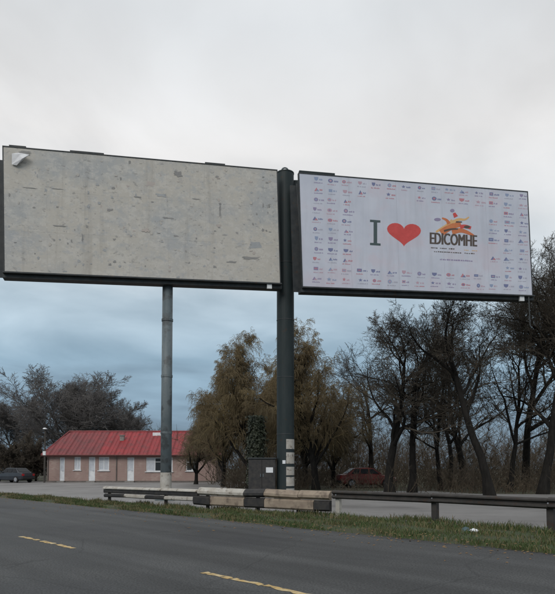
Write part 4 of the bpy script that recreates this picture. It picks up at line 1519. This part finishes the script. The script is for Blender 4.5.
# ivy-covered stump of an old tree behind the cabinet
ib = ground_at(256, 33)
iv = empty('ivy_clad_trunk', ib)
tag(iv, 'dark ivy-covered old tree trunk behind the switch cabinet', 'tree')
hi = ht(418, 33)
mb = MB(); R = random.Random(6)
mb.tube([ib + Vector((R.uniform(-.05, .05), R.uniform(-.05, .05), hi * k / 6)) for k in range(7)], [.34, .30, .28, .27, .26, .24, .16], 10); mb.build('trunk', M['bark'], iv)
mb = MB()
for k in range(5200):
    z = hi * (R.random() ** .8) * 1.03
    t = R.uniform(0, 6.28); r_ = .30 + abs(R.gauss(0, .13)) * (1 + .3 * math.sin(z * 3))
    c = ib + Vector((math.cos(t) * r_, math.sin(t) * r_, z))
    n = Vector((math.cos(t) + R.gauss(0, .4), math.sin(t) + R.gauss(0, .4), R.gauss(.4, .4))).normalized()
    a = n.cross(Vector((0, 0, 1))).normalized() * R.uniform(.035, .07); b = n.cross(a).normalized() * R.uniform(.035, .075)
    mb.add([c - a, c + b, c + a, c - b * 1.2], [(0, 1, 2, 3)])
tag(mb.build('ivy', M['ivy'], iv), kind='stuff')


# ------------------------------------------------------------------ guard rails
def rail_pt(s, off=0.0, z=0.0):
    e = .05
    t = rail_t(s)
    dt = (rail_t(s + e) - rail_t(s - e)) / (2 * e)
    d = (DS + DT * dt).normalized()
    n = Vector((d.y, -d.x, 0))          # towards the road
    if n.dot(DT) > 0: n = -n
    return ST(s, t) + n * off + Vector((0, 0, z))


def s_of_px(x):
    """rail station seen at picture column x"""
    best, bs = 1e9, 0
    s = -26.5
    while s < 11:
        p = rail_pt(s)
        q = (p.x / p.y) * F + CX
        if abs(q - x) < best: best, bs = abs(q - x), s
        s += .02
    return bs


def extrude_profile(mb, prof, s0, s1, m=0, jig=0.0):
    n = max(2, int((s1 - s0) / .6) + 1)
    k = len(prof)
    vs, fs = [], []
    for i in range(n + 1):
        s = s0 + (s1 - s0) * i / n
        for off, z in prof:
            vs.append(rail_pt(s, off, z + jig * (i / n - .5)))
    for i in range(n):
        for j in range(k):
            j2 = (j + 1) % k
            fs.append((i * k + j, (i + 1) * k + j, (i + 1) * k + j2, i * k + j2))
    fs += [tuple(range(k)), tuple(range(n * k, n * k + k))]
    mb.add(vs, fs, m)


# painted barrier, left part
r0 = rail_pt(s_of_px(105)); r0.z = 0
barrier = empty('road_barrier', r0)
tag(barrier, 'low black and white painted roadside barrier in front of the poles', 'barrier', 'roadside rails')
upper = [(-.03, .50), (.04, .50), (.13, .565), (.13, .64), (.03, .755), (-.05, .765), (-.03, .72)]
lower = [(-.03, .14), (.05, .14), (.10, .19), (.10, .40), (.04, .455), (-.03, .455)]
lower_l = [(-.03, .26), (.05, .26), (.09, .29), (.09, .36), (.04, .40), (-.03, .40)]
mid_l = [(-.03, .42), (.04, .42), (.07, .45), (.07, .56), (-.03, .575)]
upper_l = [(-.04, .582), (.11, .582), (.11, .615), (.04, .665), (-.05, .675)]
upper = [(o_, z_ - .03) for o_, z_ in upper]
rr = random.Random(9)
for a, b, mm in ((105, 152, 'white_paint'), (152, 200, 'white_paint'), (200, 246, 'white_paint'), (246, 266, 'black_paint'), (266, 300, 'tan_paint'), (300, 331, 'tan_paint')):
    mb = MB(); extrude_profile(mb, upper_l if b <= 200 else upper, s_of_px(a) + .01, s_of_px(b) - .01, 0, rr.uniform(-.03, .03)); mb.build('upper_beam', M[mm], barrier)
for a, b, mm in ((106, 126, 'black_paint'), (126, 147, 'white_paint'), (147, 166, 'black_paint'), (166, 195, 'white_paint'), (195, 212, 'black_paint'), (212, 246, 'tan_paint'), (246, 266, 'black_paint'), (266, 315, 'tan_paint'), (315, 331, 'black_paint')):
    mb = MB(); extrude_profile(mb, lower_l if b < 200 else lower, s_of_px(a) + .01, s_of_px(b) - .01, 0, rr.uniform(-.02, .02)); mb.build('lower_beam', M[mm], barrier)
mb = MB(); extrude_profile(mb, mid_l, s_of_px(105.5), s_of_px(199)); mb.build('middle_beam', M['black_paint'], barrier)
for x in (108, 164, 206, 256, 296):
    s = s_of_px(x)
    mb = MB(); P0, P1 = rail_pt(s, -.11, -.05), rail_pt(s, -.11, .58)
    mb.tube([P0, P1], .065, 8); mb.build('post', M['rail_metal'], barrier)

# plain dull metal rail, right part
r0 = rail_pt(s_of_px(335)); r0.z = 0
gr = empty('guard_rail', r0)
tag(gr, 'plain dull metal guard rail on posts along the right-hand verge', 'guard rail', 'roadside rails')
wprof = [(-.01, .46), (.02, .46), (.085, .51), (.085, .555), (.02, .60), (.02, .635), (.085, .68), (.085, .725), (.02, .775), (-.01, .775), (-.01, .74), (.055, .70), (-.02, .617), (.055, .53)]
wprof = [(o_, .63 + (z_ - .617) * .76) for o_, z_ in wprof]
ends = [s_of_px(333), s_of_px(432), s_of_px(548)]
sx = ends[-1]
while sx < 9:
    sx += 3.4; ends.append(sx)
for a, b in zip(ends, ends[1:]):
    mb = MB(); extrude_profile(mb, wprof, a + .004, b - .004, 0, rr.uniform(-.02, .02)); mb.build('beam', M['rail_metal'], gr)
for k, s in enumerate(ends):
    s += .12 if k == 0 else 0
    mb = MB()
    base = rail_pt(s, -.10, 0)
    d = DS * .075; n = (rail_pt(s, .0) - rail_pt(s, -.1)).normalized() * .07
    z0, z1 = Vector((0, 0, -.05)), Vector((0, 0, .735))
    c = [base - d - n, base + d - n, base + d + n, base - d + n]
    mb.hexa([p + z0 for p in c] + [p + z1 for p in c])
    mb.build('post', M['white_paint'] if k == 0 else M['rail_metal'], gr, bevel=.01)
    mb = MB(); q = rail_pt(s, .024, .63); nn = (rail_pt(s, .1) - rail_pt(s, 0)).normalized()
    mb.tube([q, q + nn * .02], .02, 6); mb.build('bolt', M['rim'], gr)

# ------------------------------------------------------------------ litter on the grass
lp = gnd(474, 532.5, .05)
lt = empty('litter_bag', lp)
tag(lt, 'crumpled white plastic bag lying on the green verge', 'litter')
bm = bmesh.new()
bmesh.ops.create_icosphere(bm, subdivisions=3, radius=.075)
R = random.Random(2)
for v in bm.verts:
    k = 1 + .30 * math.sin(v.co.x * 40 + 1) * math.sin(v.co.y * 33) + R.uniform(-.12, .12)
    v.co = Vector((v.co.x * 1.25 * k, v.co.y * .8 * k, (v.co.z * .55 + .03) * k))
me = bpy.data.meshes.new('bag'); bm.to_mesh(me); bm.free()
link('bag', me, M['plastic'], lt)
mb = MB(); c = lp + Vector((-.13, .05, .03))
mb.add([c + Vector(v) for v in ((-.14, -.05, -.04), (.04, -.08, .01), (.06, .06, .06), (-.08, .08, .05), (-.03, 0, .09), (-.03, 0, -.05))], [(0, 1, 4), (1, 2, 4), (2, 3, 4), (3, 0, 4), (1, 0, 5), (2, 1, 5), (3, 2, 5), (0, 3, 5)])
mb.build('wrapper', M['litter_blue'], lt)
